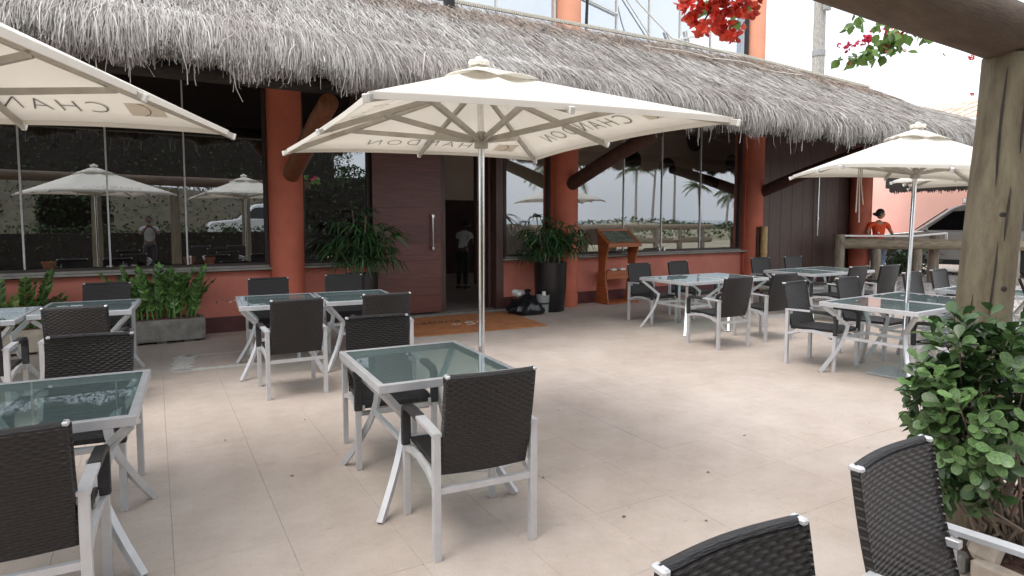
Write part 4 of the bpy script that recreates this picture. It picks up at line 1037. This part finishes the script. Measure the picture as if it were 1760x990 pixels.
fs = MB().box((0, 0, .12), (.2, .14, .24), None, .02).build('box_prop', M['potB'], None); fs.location = (5.44, 9.36, 0.0)
tag(fs, 'low dark crate behind the rubbish bag under the white box', 'crate')
bn = thing('waste_bucket', 'small grey bucket with a dark band between rubbish bag and palm pot', 'bucket', (5.74, 9.0, 0))
MB().lathe([(.085, 0), (.095, .02), (.115, .3), (.12, .315), (.105, .315), (.1, .28)], (0, 0, 0), 20).build('bucket_body', M['greyP'], bn, smooth=True)
MB().lathe([(.1085, 0), (.110, .0), (.112, .03), (.110, .03)], (0, 0, .16), 20, cap=False).build('band', M['dark'], bn)
MB().tube([(0.02, 0, .3), (.02, 0, .37)], [.035, .03], 10).build('bottle_top', M['whiteP'], bn)

# bamboo post with white switch
bp_ = thing('bamboo_post', 'short thick bamboo post with a white sensor against the timber wall', 'post', (11.75, 9.33, 0))
b = MB(); prof3 = []
for k in range(5):
    z = k*.29; prof3 += [(.075, z), (.072, z+.02), (.07, z+.15), (.073, z+.27), (.08, z+.285)]
b.lathe(prof3, (0, 0, 0), 16); b.build('cane', M['bamboo'], bp_, smooth=True)
MB().box((.12, .2, 1.33), (.06, .06, .17), None, .01).build('sensor', M['whiteP'], bp_)
b = MB().box((-.08, .12, .72), (.09, .1, 1.42)); b.build('dark_backing', M['wood2'], bp_)

# ================================================================ RIGHT YARD: fence, woman, car, annex
fn_ = thing('log_fence', 'thick round log fence with a metal handrail beyond the right tables', 'fence', (14.3, 9.2, 0))
A0 = Vector((14.25, 9.18, 0)); B0 = Vector((17.3, 7.75, 0)); dF = (B0-A0)
def fp(t, z, off=0): 
    n_ = Vector((-dF.y, dF.x, 0)).normalized(); return A0+dF*t+n_*off+Vector((0, 0, z))-A0+(A0-Vector(fn_.location))
for t, z, off, r in ((0, 1.24, 0, .125), (.18, 1.1, .9, .1), (.29, 1.1, .05, .11), (.60, 1.1, .05, .11), (.82, 1.24, .45, .13), (1.0, 1.1, 0.05, .13), (1.35, 1.1, 0.05, .13)):
    log(MB(), [fp(t, 0, off), fp(t, z, off)], [r, r*.95], 14).build('post', M['logG'], fn_, smooth=True)
log(MB(), [fp(.0, 1.03), fp(.4, 1.01), fp(.75, 1.0), fp(1.4, .95)], [.13, .135, .13, .125], 16).build('rail', M['logF'], fn_, smooth=True)
b = MB().bar(fp(.03, 1.21, -.02), fp(.55, 1.20, -.02), .05, .04); b.bar(fp(.55, 1.20, -.02), fp(.8, 1.27, -.02), .05, .04); b.bar(fp(.8, 1.28, -.02), fp(.8, 1.1, -.02), .03, .05)
b.build('handrail', M['white'], fn_)

def skin_body(name, J, E, m, parent, sub=1):
    me = bpy.data.meshes.new(name); me.from_pydata([j[:3] for j in J], E, []); me.materials.append(m)
    o = bpy.data.objects.new(name, me); col.objects.link(o); o.parent = parent
    md = o.modifiers.new('skin', 'SKIN'); md.use_smooth_shade = True
    sv_ = me.skin_vertices[0].data
    for i, j in enumerate(J): sv_[i].radius = (j[3], j[4] if len(j) > 4 else j[3]); sv_[i].use_root = (i == 0)
    s = o.modifiers.new('sub', 'SUBSURF'); s.levels = sub; s.render_levels = sub
    return o
def human(name, label, loc, rz, sk, shirt, pants, H_=1.68, arms=None, head_turn=0, lean=0.0, hair=True, cap=False, grp=None, mask=False, sleeve='short'):
    # local: faces +Y
    t = thing('person', label, 'person', loc, rz); k = H_/1.75
    def P(x, y, z): return (x*k, (y+lean*max(0, z-.95))*k, z*k)
    hip = P(0, 0, .96); ch = P(0, .0, 1.22); ns = P(0, 0, 1.43); nk = P(0, .01, 1.50)
    arms = arms or {s: [(s*.19, 0, 1.40), (s*.24, -.02, 1.13), (s*.25, .06, .88)] for s in (-1, 1)}
    J = [(*hip, .125*k, .1*k), (*P(0, 0, 1.08), .115*k, .09*k), (*ch, .14*k, .1*k), (*P(0, 0, 1.36), .13*k, .085*k), (*ns, .06*k, .055*k), (*nk, .05*k, .05*k)]
    E_ = [(0, 1), (1, 2), (2, 3), (3, 4), (4, 5)]
    def ad(p, r, par): J.append((*p, r*k)); E_.append((par, len(J)-1)); return len(J)-1
    limbs = {}
    for s in (-1, 1):
        sh, el, wr = arms[s]; a = ad(P(*sh), .055, 3); b_ = ad(P(*el), .04, a); c_ = ad(P(*wr), .027, b_)
        dv = (Vector(P(*wr))-Vector(P(*el))).normalized(); hp = Vector(P(*wr))+dv*.06*k; h = ad(tuple(hp), .03, c_)
        sd2 = dv.cross(Vector((0, 0, 1))); sd2 = sd2.normalized() if sd2.length > .1 else Vector((0, 1, 0))
        for f in range(4):
            e1 = hp+sd2*(f-1.5)*.02*k+dv*.045*k; e2 = e1+dv*(.035-.006*abs(f-1.3))*k+Vector((0, 0, -.012*k)); i1 = ad(tuple(e1), .009, h); ad(tuple(e2), .007, i1)
        i1 = ad(tuple(hp+sd2*-.04*k+dv*.005), .01, h); ad(tuple(hp+sd2*-.055*k+dv*.035*k), .008, i1)
        th = ad(P(s*.095, 0, .9), .085, 0); kn = ad(P(s*.1, .015, .5), .055, th); an = ad(P(s*.105, -.01, .09), .036, kn); ad(P(s*.115, .12, .04), .033, an)
    skin_body('body', J, E_, sk, t)
    # head: shaped ellipsoid with nose, ears, eyes
    hc = Vector(P(0, .03, 1.63)); hr = Matrix.Rotation(head_turn, 4, 'Z')
    def hf(u, v):
        a = u*2*PI; ph = (v-.5)*PI; x = math.cos(ph)*math.cos(a)*.076; y = math.cos(ph)*math.sin(a)*.095; z = math.sin(ph)*.118
        if z < -.03: x *= 1+(z+.03)*2.6; y = y*(1+(z+.03)*1.2)+.01
        if y > .07 and abs(x) < .02 and -.035 < z < .01: y += .02
        return Vector((x*k, y*k, z*k))
    hd = MB().grid(hf, 28, 20).build('head', sk, t, smooth=True); hd.matrix_local = Matrix.Translation(hc)@hr
    MB().add([(-.012*k, .088*k, -.025*k), (.012*k, .088*k, -.025*k), (0, .115*k, -.022*k), (0, .092*k, .02*k)], [(0, 1, 2), (1, 3, 2), (0, 2, 3)]).build('nose', sk, hd)
    e = MB()
    for s in (-1, 1): e.lathe([(.001, 0), (.009*k, .004*k), (.001, .008*k)], (s*.03*k, .086*k, .008*k), 8)
    e.build('eyes', M['hair'], hd)
    MB().bar((-.022*k, .094*k, -.055*k), (.022*k, .094*k, -.055*k), .008*k, .007*k).build('mouth', M['coral'], hd)
    e = MB()
    for s in (-1, 1): e.lathe([(.004, -.028*k), (.014*k, -.01*k), (.016*k, .012*k), (.004, .028*k)], (s*.078*k, 0, -.005*k), 8)
    e.build('ears', sk, hd)
    def haf(u, v):
        a = u*2*PI; ph = v*PI/2; c_ = math.cos(ph); s2 = math.sin(ph); fr = max(0, math.sin(a)); z0 = -.05*(1-fr)+.05*fr
        return Vector((c_*math.cos(a)*.083*k, (c_*math.sin(a)*.102-.006)*k, (z0+(.128-z0)*s2)*k))
    MB().grid(haf, 24, 8).build('cap' if cap else 'hair', M['dark'] if cap else M['hair'], hd, smooth=True)
    if not cap: MB().lathe([(.005, -.04*k), (.04*k, -.02*k), (.045*k, .01*k), (.005, .04*k)], (0, -.115*k, .0), 12).build('hair_bun', M['hair'], hd, smooth=True)
    if mask: MB().grid(lambda u, v: Vector(((u-.5)*.12*k, (.105-.16*(u-.5)**2*4*.2)*k, (-.075+.07*v)*k)), 8, 4).build('face_mask', M['whiteP'], hd)
    # shirt and trousers follow the body
    g = .014
    J2 = [(*hip, .135*k, .112*k), (*P(0, 0, 1.08), .13*k, .105*k), (*ch, .155*k, .115*k), (*P(0, 0, 1.37), .135*k, .095*k), (*P(0, 0, 1.45), .066*k, .062*k)]; E2 = [(0, 1), (1, 2), (2, 3), (3, 4)]
    for s in (-1, 1):
        sh, el, wr = [Vector(P(*q)) for q in arms[s]]; J2.append((*sh, .068*k)); E2.append((3, len(J2)-1)); J2.append((*(sh.lerp(el, .62) if sleeve == 'short' else el), .056*k)); E2.append((len(J2)-2, len(J2)-1))
        if sleeve != 'short': J2.append((*el.lerp(wr, .9), .042*k)); E2.append((len(J2)-2, len(J2)-1))
    skin_body('shirt', J2, E2, shirt, t)
    J3 = [(*P(0, 0, .97), .13*k, .11*k)]; E3 = []
    for s in (-1, 1):
        n0 = len(J3); J3 += [(*P(s*.095, 0, .88), .097*k), (*P(s*.1, .015, .5), .072*k), (*P(s*.105, -.01, .08), .06*k)]; E3 += [(0, n0), (n0, n0+1), (n0+1, n0+2)]
    skin_body('trousers', J3, E3, pants, t)
    for s in (-1, 1): MB().box(P(s*.112, .04, .035), (.09*k, .26*k, .07*k), None, .025).build('shoe', M['dark'], t)
    return t
wm = human('p', 'woman in orange polo shirt leaning on the log fence, looking to the right', (15.75, 9.12, 0), R(152), M['skin'], M['shirtO'], M['jean'], 1.86,
      arms={-1: [(-.19, 0, 1.40), (-.3, .03, 1.18), (-.27, .2, 1.05)], 1: [(.19, 0, 1.40), (.3, .03, 1.18), (.27, .2, 1.05)]}, head_turn=R(75))
MB().box((.07, .125, 1.27), (.05, .006, .035), Euler((0, 0, 0)).to_matrix(), .004).build('chest_badge', M['whiteP'], wm)
human('q', 'person in white shirt and dark cap inside the dark entrance', (6.2, 13.2, 0), R(-60), M['skinD'], M['shirtW'], M['dark'], 1.62, lean=.25, cap=True, mask=True,
      arms={-1: [(-.19, 0, 1.36), (-.22, .08, 1.14), (-.12, .24, 1.12)], 1: [(.19, 0, 1.36), (.22, .08, 1.14), (.12, .24, 1.12)]})
human('r', 'dark clothed photographer holding up a phone, seen only mirrored in the left window', (-.09, -.42, 0), 0, M['skinD'], M['greyP'], M['dark'], 1.72,
      arms={-1: [(-.19, 0, 1.38), (-.22, .12, 1.2), (-.07, .2, 1.4)], 1: [(.19, 0, 1.38), (.22, .12, 1.2), (.07, .2, 1.4)]})

def make_car(label, paint, loc, rz, cat, name='parked_suv'):
    t = thing(name, label, cat, loc, rz)     # local: nose along +X, length 4.7
    # lower body with wheel openings
    def arch(cx, r): return [(cx-r*math.cos(a), .36+r*math.sin(a)*1.0) for a in [R(q) for q in (8, 35, 62, 90, 118, 145, 172)]]
    low = [(-2.3, .45)]+[(-1.9, .38)]+arch(-1.42, .43)+[(-.9, .3), (.9, .3)]+arch(1.42, .43)+[(1.95, .33), (2.3, .42), (2.37, .62), (2.33, .85), (2.2, .98), (1.1, 1.08), (.95, 1.10), (-2.2, 1.12), (-2.34, 1.05), (-2.37, .7)]
    b = MB(); W_ = .92
    b.prism(low, -W_, W_, lambda u, v, a: (u, a, v)); body = b.build('body', paint, t, bevel=.045, smooth=True)
    # greenhouse with tumblehome
    gl = [(1.15, 1.06), (.35, 1.66), (.1, 1.74), (-1.5, 1.76), (-2.1, 1.66), (-2.3, 1.08)]
    V = [(u, -(.88-(v-1.06)*.24), v) for u, v in gl]+[(u, .88-(v-1.06)*.24, v) for u, v in gl]; n = len(gl)
    MB().add(V, [tuple(range(n)), tuple(range(n, 2*n))[::-1]]+[(i, n+i, n+(i+1) % n, (i+1) % n) for i in range(n)]).build('cabin', paint, t, bevel=.05, smooth=True)
    for s in (-1, 1):
        for poly in ([(.88, 1.12), (.28, 1.58), (-.42, 1.60), (-.42, 1.12)], [(-.50, 1.12), (-.50, 1.60), (-1.38, 1.61), (-1.45, 1.12)], [(-1.55, 1.13), (-1.48, 1.6), (-1.95, 1.55), (-2.12, 1.15)]):
            pts = [(u, s*(.905-(v-1.06)*.24), v) for u, v in poly]; pi = [(u, s*(.86-(v-1.06)*.24), v) for u, v in poly]; k = len(pts)
            MB().add(pts+pi, [tuple(range(k))[::-s], tuple(range(k, 2*k))[::s]]+[(i, (i+1) % k, k+(i+1) % k, k+i) for i in range(k)]).build('side_window', M['carglass'], t)
        MB().box((.88, s*1.02, 1.16), (.13, .2, .15), None, .04).build('wing_mirror', paint, t)
        MB().box((2.18, s*.68, .80), (.28, .38, .17), None, .04).build('headlight', M['lamp'], t)
        MB().box((-2.32, s*.76, .95), (.1, .2, .3), None, .02).build('tail_light', M['coral'], t)
        for x in (-.35, -1.3):
            MB().box((x, s*.935, .98), (.2, .03, .035), None, .008).build('door_handle', paint, t)
        MB().box((-.46, s*.921, .72), (.008, .006, .76)).build('door_seam', M['tyre'], t)
        MB().box((.0, s*.915, .34), (1.9, .04, .12)).build('door_sill', M['tyre'], t)
        for x in (-1.42, 1.42):
            wprof = [(.20, -.11), (.34, -.11), (.37, -.08), (.37, .08), (.34, .11), (.20, .11)]
            wh = MB().lathe(wprof, (0, 0, 0), 26).build('wheel', M['tyre'], t, smooth=True); wh.location = (x, s*.80, .37); wh.rotation_euler = (R(90), 0, 0)
            rim = MB().lathe([(.2, -.07), (.21, .0), (.2, .07)], (0, 0, 0), 20)
            for q in range(5):
                a = q*2*PI/5
                for zz_ in (-.1, .1): rim.bar((0, 0, zz_), (.19*math.cos(a), .19*math.sin(a), zz_), .05, .02)
            rim.build('rim', M['steel'], wh)
    sl = Matrix.Rotation(R(37), 3, 'Y'); MB().add([(1.12, -.78, 1.12), (1.12, .78, 1.12), (.42, .66, 1.645), (.42, -.66, 1.645)], [(0, 1, 2, 3)]).build('windscreen', M['carglass'], t, solid=.02)
    MB().box((2.34, 0, .68), (.08, 1.0, .2), None, .02).build('grille', M['tyre'], t); MB().box((2.36, 0, .42), (.1, 1.7, .16), None, .04).build('bumper', M['tyre'], t)
    return t
car = make_car('silver grey car with black windows parked beyond the log fence', M['paint'], (20.65, 9.4, 0), R(114), 'car'); car.scale = (1.08, 1.08, 1.16)
van = make_car('white vehicle parked behind the hedge, seen only as a window reflection', M['paintW'], (4.6, -14.0, .35), R(180), 'car', 'parked_van'); van.scale = (1, 1, 1.15)

an = thing('salmon_annex', 'pale salmon annex building with tiled roof edge beyond the parked car', 'building', (25, 13, 0))
MB().box((.2, -.5, 1.75), (.3, 15, 3.5)).build('wall', M['pinkw'], an); MB().box((-.35, 3.0, .5), (.8, 5, .98)).build('low_wall', M['column'], an)
MB().box((-.25, 0, 1.28), (.6, 5, .04)).build('ledge', M['white'], an) if False else None
lm = MB().box((0, -1.55, 2.25), (.12, .16, .2), None, .02).build('wall_lamp', M['greyP'], an); MB().box((-.05, -1.55, 2.25), (.07, .1, .14), None, .02).build('lamp_glass', M['lamp'], lm)
# distant tiled roof
hs_ = thing('tiled_roof_house', 'distant house with pale terracotta tiled roof at upper right', 'building', (50, 24, 0))
MB().box((4, -3, 4.0), (14, 18, 8.0)).build('wall', M['pinkw'], hs_)
rf = MB(); 
for i in range(12):
    for j in range(26):
        y = 7-j*.8; x = -5+i*.55; z = 8.2+i*.17-.012*(j-8)**2*.35
        rf.box((x, y, z), (.62, .72, .06), Euler((0, R(-17), 0)).to_matrix())
tag(rf.build('roof', M['rooft'], hs_), kind='stuff')
up_ = thing('utility_pole', 'weathered grey timber pole rising behind the thatched roof', 'pole', (29.9, 20.65, 0))
log(MB(), [(0, 0, 0), (0, .1, 9), (.05, .15, 15)], [.33, .30, .27], 14).build('pole_shaft', M['pole'], up_, smooth=True)
MB().box((-.1, -.35, 12.4), (.4, .2, .6)).build('meter_box', M['greyP'], up_)
MB().lathe([(.31, 0), (.33, .02), (.33, .3), (.31, .32)], (0, .1, 9.9), 14).build('band', M['greyP'], up_)
rp = MB(); pts = []
for i in range(60):
    t = i/59; x = 8.1+t*4.2; s =  -2.55+.25*t+.12*math.sin(9*t)*t
    y = float(np.interp(s, TS, TY)); z = float(np.interp(s, TS, TZ)); pts.append((x+.1*math.sin(23*t), y+.06*math.sin(17*t+1), z+.07))
rp.tube(pts, .012, 6); tag(rp.build('loose_rope', M['rope']), 'pale rope lying loose on the thatched slope', 'rope')
rp = MB(); rp.tube([(8.6, 10.45, 6.4), (9.0, 10.2, 5.9), (9.5, 9.95, 5.35), (10.1, 9.6, 5.17), (10.9, 9.35, 5.02)], .014, 6); tag(rp.build('hanging_rope', M['rope']), 'rope running down from the upper glass to the roof', 'rope')
bsh = thing('green_bush', 'small bright green bush just right of the log column', 'bush', (9.6, 2.85, 0))
T = [frame(Vector((jit(.5), jit(.5), random.uniform(.1, 1.15))), (jit(1), jit(1), jit(1)+.3), (0, 0, 1), random.uniform(.06, .1), jit(1), 1.6) for _ in range(1500)]
W, FF = leaf_field(LV, LF, T); np_mesh('foliage', W, FF, M['leafS'], bsh, 'stuff')
MB().tube([(0, 0, 0), (0, 0, .8)], [.03, .015], 6).build('trunk', M['bark'], bsh)
# row of plants at the foot of the annex and dark bin
pb = thing('dark_shrub', 'dark spiky shrub beside the woman behind the fence', 'shrub', (18.3, 9.75, 0))
T = [frame(Vector((random.gauss(0, .22), random.gauss(0, .3), random.uniform(.05, .8))), (jit(1), jit(1), .3+jit(1)), (0, 0, 1), random.uniform(.12, .25), jit(1), .6) for _ in range(700)]
W, FF = leaf_field(LV, LF, T); np_mesh('foliage', W, FF, M['leafP'], pb, 'stuff'); MB().tube([(0, 0, 0), (0, 0, .6)], .03, 6).build('trunk', M['bark'], pb)

# ================================================================ INSIDE THE WINDOWS
for i, (x, y, rz) in enumerate(((-1.2, 10.6, 0), (.35, 10.7, 5), (-2.9, 10.8, 0), (8.6, 10.7, 0), (6.2, 10.6, 0))):
    t = thing('dining_table', 'linen covered dining table inside, '+('behind the leftmost clay pot', 'behind the clay pot near the column', 'behind the glass at the left edge', 'behind the right hand window', 'behind the narrow window by the entrance')[i], 'table', (x, y, 0), R(rz), 'dining tables inside the restaurant')
    MB().box((0, 0, .86), (1.2, .8, .03)).build('tabletop', M['wood2'], t); MB().box((0, 0, .845), (1.26, .6, .065), None, .01).build('tablecloth', M['cloth'], t)
    for sx in (-1, 1):
        for sy in (-1, 1): MB().box((sx*.52, sy*.33, .42), (.06, .06, .84)).build('leg', M['wood2'], t)
for x, y, lb in ((-1.19, 10.05, 'small terracotta pot on the inner sill, leftmost'), (.69, 10.05, 'small terracotta pot with a sprig on the inner sill near the red column'), (.45, 10.3, 'blurred terracotta pot behind the sprig pot')):
    t = thing('flower_pot', lb, 'flower pot', (x, y, .9), 0, 'terracotta pots inside the left window')
    MB().lathe([(.055, 0), (.075, .12), (.085, .12), (.085, .155), (.07, .155), (.065, .12)], (0, 0, 0), 18).build('pot', M['terra'], t, smooth=True)
    T = [frame(Vector((jit(.05), jit(.05), .15+random.random()*.25)), (jit(1), jit(1), 1), (0, 0, 1), .05, jit(1), 1) for _ in range(22)]
    W, FF = leaf_field(LV, LF, T); np_mesh('sprig', W, FF, M['hedge'], t, 'stuff')
bbn = MB().box((-1.3, 9.98, .87), (6.2, .42, .05)); bb(bbn, 'inner_sill', M['sill'])
for x, lb in ((-.52, 'left'), (-.36, 'middle'), (-.24, 'right')):
    o = MB().lathe([(.03, 0), (.034, .0), (.04, .09), (.036, .09), (.032, .01)], (0, 0, 0), 14).build('white_cup', M['whiteP'], None, smooth=True); o.location = (x, 9.95, .896)
    tag(o, lb+' of three white cups on the inner window sill', 'cup', 'white cups on the sill')
bl = MB().lathe([(.03, 0), (.05, .01), (.03, .1), (.022, .12)], (0, 0, 0), 14).build('table_bell', M['whiteP'], None, smooth=True); bl.location = (6.55+1.6, 10.5, .89); tag(bl, 'small white lamp standing inside the right window', 'lamp')
mf = thing('framed_notice', 'small framed notice standing inside the right window', 'picture frame', (9.75, 10.0, 1.12))
MB().box((0, 0, .15), (.22, .02, .32)).build('frame', M['tyre'], mf); MB().box((0, -.012, .15), (.14, .006, .22)).build('sheet', M['whiteP'], mf)

# ================================================================ BEHIND THE CAMERA (what the windows mirror)
def foliage_box(name, label, cat, x0, x1, y0, y1, z0, z1, n, s0, s1, m, loc=None, kind=None):
    c = Vector(((x0+x1)/2, (y0+y1)/2, 0)); t = thing(name, label, cat, c)
    P = rng.random((n, 3)); T = []
    for p in P:
        q = Vector((x0+(x1-x0)*p[0], y0+(y1-y0)*p[1], z0+(z1-z0)*p[2]+.08*math.sin(5*p[0]*(x1-x0)*.7)))-c
        T.append(frame(q, (jit(1), jit(1), jit(1)), (0, 0, 1), random.uniform(s0, s1), jit(1), 1.8))
    W, FF = leaf_field(LV, LF, T); np_mesh('foliage', W, FF, m, t, 'stuff')
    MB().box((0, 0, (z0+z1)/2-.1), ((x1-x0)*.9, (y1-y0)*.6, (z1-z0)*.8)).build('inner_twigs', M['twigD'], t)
    return t
foliage_box('clipped_hedge', 'clipped dark hedge behind the camera, mirrored in the left windows', 'hedge', -9, 6.2, -4.2, -3.4, 0, 1.42, 9000, .06, .11, M['hedge'])
foliage_box('overhead_vine', 'leafy vine mass on the pergola behind the camera, mirrored above the umbrellas', 'vine', -7.0, 6.0, -3.2, -1.6, 2.75, 5.2, 16000, .06, .12, M['hedge'])
p2 = thing('rear_pergola', 'log pergola behind the camera carrying the vine mass', 'pergola', (-2, -2.2, 0))
for x in (-4.2, -2.2, .6, 2.6, 4.6): log(MB(), [(x, 0, 0), (x, 0, 2.5)], [.14, .12], 12).build('post', M['log'], p2, smooth=True)
log(MB(), [(-6, 0, 3.0), (7.2, 0, 3.0)], [.12, .12], 12).build('beam', M['logD'], p2, smooth=True)
hill = MB().grid(lambda u, v: (-45+62*u, -14-36*v, -.1+4.6*math.sin(PI*min(1, v*1.2))*math.sin(PI*u)**.5+.25*math.sin(u*40)*math.sin(v*19)), 60, 30).build('grass_slope', M['grass'], smooth=True); tag(hill, kind='structure')
dune = MB().grid(lambda u, v: (14+80*u, -16-24*v, -.15+1.5*math.sin(PI*v)*(.6+.25*math.sin(u*23)+.15*math.sin(u*51+v*9))), 80, 16).build('dune', M['ground'], smooth=True); tag(dune, kind='structure')
T = []
for _ in range(9000):
    u = random.random(); v = random.random(); T.append(frame(Vector((14+80*u, -16-24*v, -.0+1.45*math.sin(PI*v)*(.6+.25*math.sin(u*23)+.15*math.sin(u*51+v*9))+random.random()*.25)), (jit(1), jit(1), .5+jit(.5)), (0, 0, 1), random.uniform(.2, .45), jit(1), 1.5))
W, FF = leaf_field(LV, LF, T); tag(np_mesh('dune_scrub', W, FF, M['hedge']), kind='stuff')
f2 = thing('rear_log_fence', 'log fence across the yard, mirrored in the right window', 'fence', (18, -4, 0))
for k in range(9): log(MB(), [(-6+k*1.6, 0, 0), (-6+k*1.6, 0, 1.2)], [.14, .14], 12).build('post', M['logG'], f2, smooth=True)
for z in (1.22, .55): log(MB(), [(-6.6, 0, z), (7.4, 0, z)], [.14, .14], 12).build('rail', M['logF'], f2, smooth=True)
def frond_mesh(L, wind):
    b = MB(); pts = [Vector((0, L*t*(1-.12*t), L*(.35*t-.75*t*t))) for t in [i/10 for i in range(11)]]; b.tube(pts, [.03*(1-.08*i) for i in range(11)], 4)
    for i in range(2, 44):
        t = i/44; k = min(9, int(t*10)); p = pts[k].lerp(pts[k+1], t*10-k)
        for s in (-1, 1):
            l = L*.28*math.sin(PI*(.15+.8*t)); d = Vector((s*.8, .45, -.55)).normalized(); q = p+d*l; w_ = Vector((0, .022, 0))
            b.add([p-w_, p+w_, q+w_*.3, q-w_*.3], [(0, 1, 2, 3)])
    o = b.build('frond', M['frondF'], None); me = o.data; bpy.data.objects.remove(o); return me
frm = [frond_mesh(2.6, 0), frond_mesh(3.0, 0)]
lbs = ['tallest mirrored coconut palm beside the second red column', 'mirrored coconut palm with thin straight trunk', 'mirrored palm just right of the thin trunk', 'mirrored palm behind the middle glazing joint', 'mirrored windblown palm left of the last joint', 'windblown palm in the cluster at the right end of the window', 'broad fan crowned palm at the right end of the window', 'leaning palm in the right end cluster']
for i, (x, y, h, s) in enumerate(((17.5, -5.5, 4.2, 1.0), (41, -28, 6.4, 1.0), (44, -29, 7.4, .9), (48, -30, 7.6, .9), (53, -31, 5.2, .85), (57, -31, 5.0, .85), (60, -32, 4.4, 1.1), (62, -33, 4.6, 1.05))):
    t = thing('coconut_palm', lbs[i], 'palm tree', (x, y, 0), 0, 'coconut palms toward the beach')
    lx = jit(.5); MB().tube([(0, 0, 0), (lx*.3, 0, h*.4), (lx, 0, h)], [.17, .13, .1], 8).build('trunk', M['pole'], t, smooth=True)
    for k in range(20):
        a = k*2.4; inst('frond', frm[k % 2], t, (lx, 0, h), (random.uniform(-.45, .95), 0, a+.35*math.sin(a)), (s*.8,)*3)

T = []
for _ in range(14000):
    u = random.random(); v = random.random()*.55; h = -.1+4.6*math.sin(PI*min(1, v*1.2))*math.sin(PI*u)**.5
    T.append(frame(Vector((-45+62*u, -14-36*v, h+random.random()*.35)), (jit(1), jit(1), .5+jit(.5)), (0, 0, 1), random.uniform(.1, .3), jit(1), 1.0))
W, FF = leaf_field(LV, LF, T); tag(np_mesh('slope_scrub', W, FF, M['scrub']), kind='stuff')
for i, (x0, x1, y0, z1) in enumerate(((-10, -5, -7, 3.4), (-3.2, -1.2, -6, 2.6), (5.2, 8.5, -8, 3.8))):
    foliage_box('dark_tree', ('dark tree mass at the left edge of the mirrored slope', 'narrow dark tree mirrored between the left parasols', 'dark tree beside the mirrored white vehicle')[i], 'tree', x0, x1, y0, y0+1.2, .2, z1, 5000, .08, .16, M['hedge'])
# dry leaves on the paving
dl = MB().add([(0, -.02, .0), (-.012, 0, .006), (0, .0, .001), (.012, 0, .007), (0, .022, .003)], [(0, 2, 1), (0, 3, 2), (1, 2, 4), (2, 3, 4)]).build('dry_leaf', M['dryleaf'], None); dme = dl.data
sp = [(2.05, 3.2), (2.9, 4.3), (2.15, 2.55), (2.5, 2.3), (3.0, 2.75), (3.75, 3.1), (4.3, 2.5), (3.9, 4.9), (1.0, 5.1), (.4, 4.9), (.7, 4.0), (5.2, 4.0), (2.45, 4.15)]
for i, (x, y) in enumerate(sp):
    o = dl if i == 0 else bpy.data.objects.new('dry_leaf', dme)
    if i: col.objects.link(o)
    o.location = (x, y, .002); o.rotation_euler = (0, 0, jit(3)); o.scale = [random.uniform(.3, .75)]*3
    tag(o, 'tiny dry leaf lying on the paving slabs', 'leaf', 'dry leaves scattered on the paving')
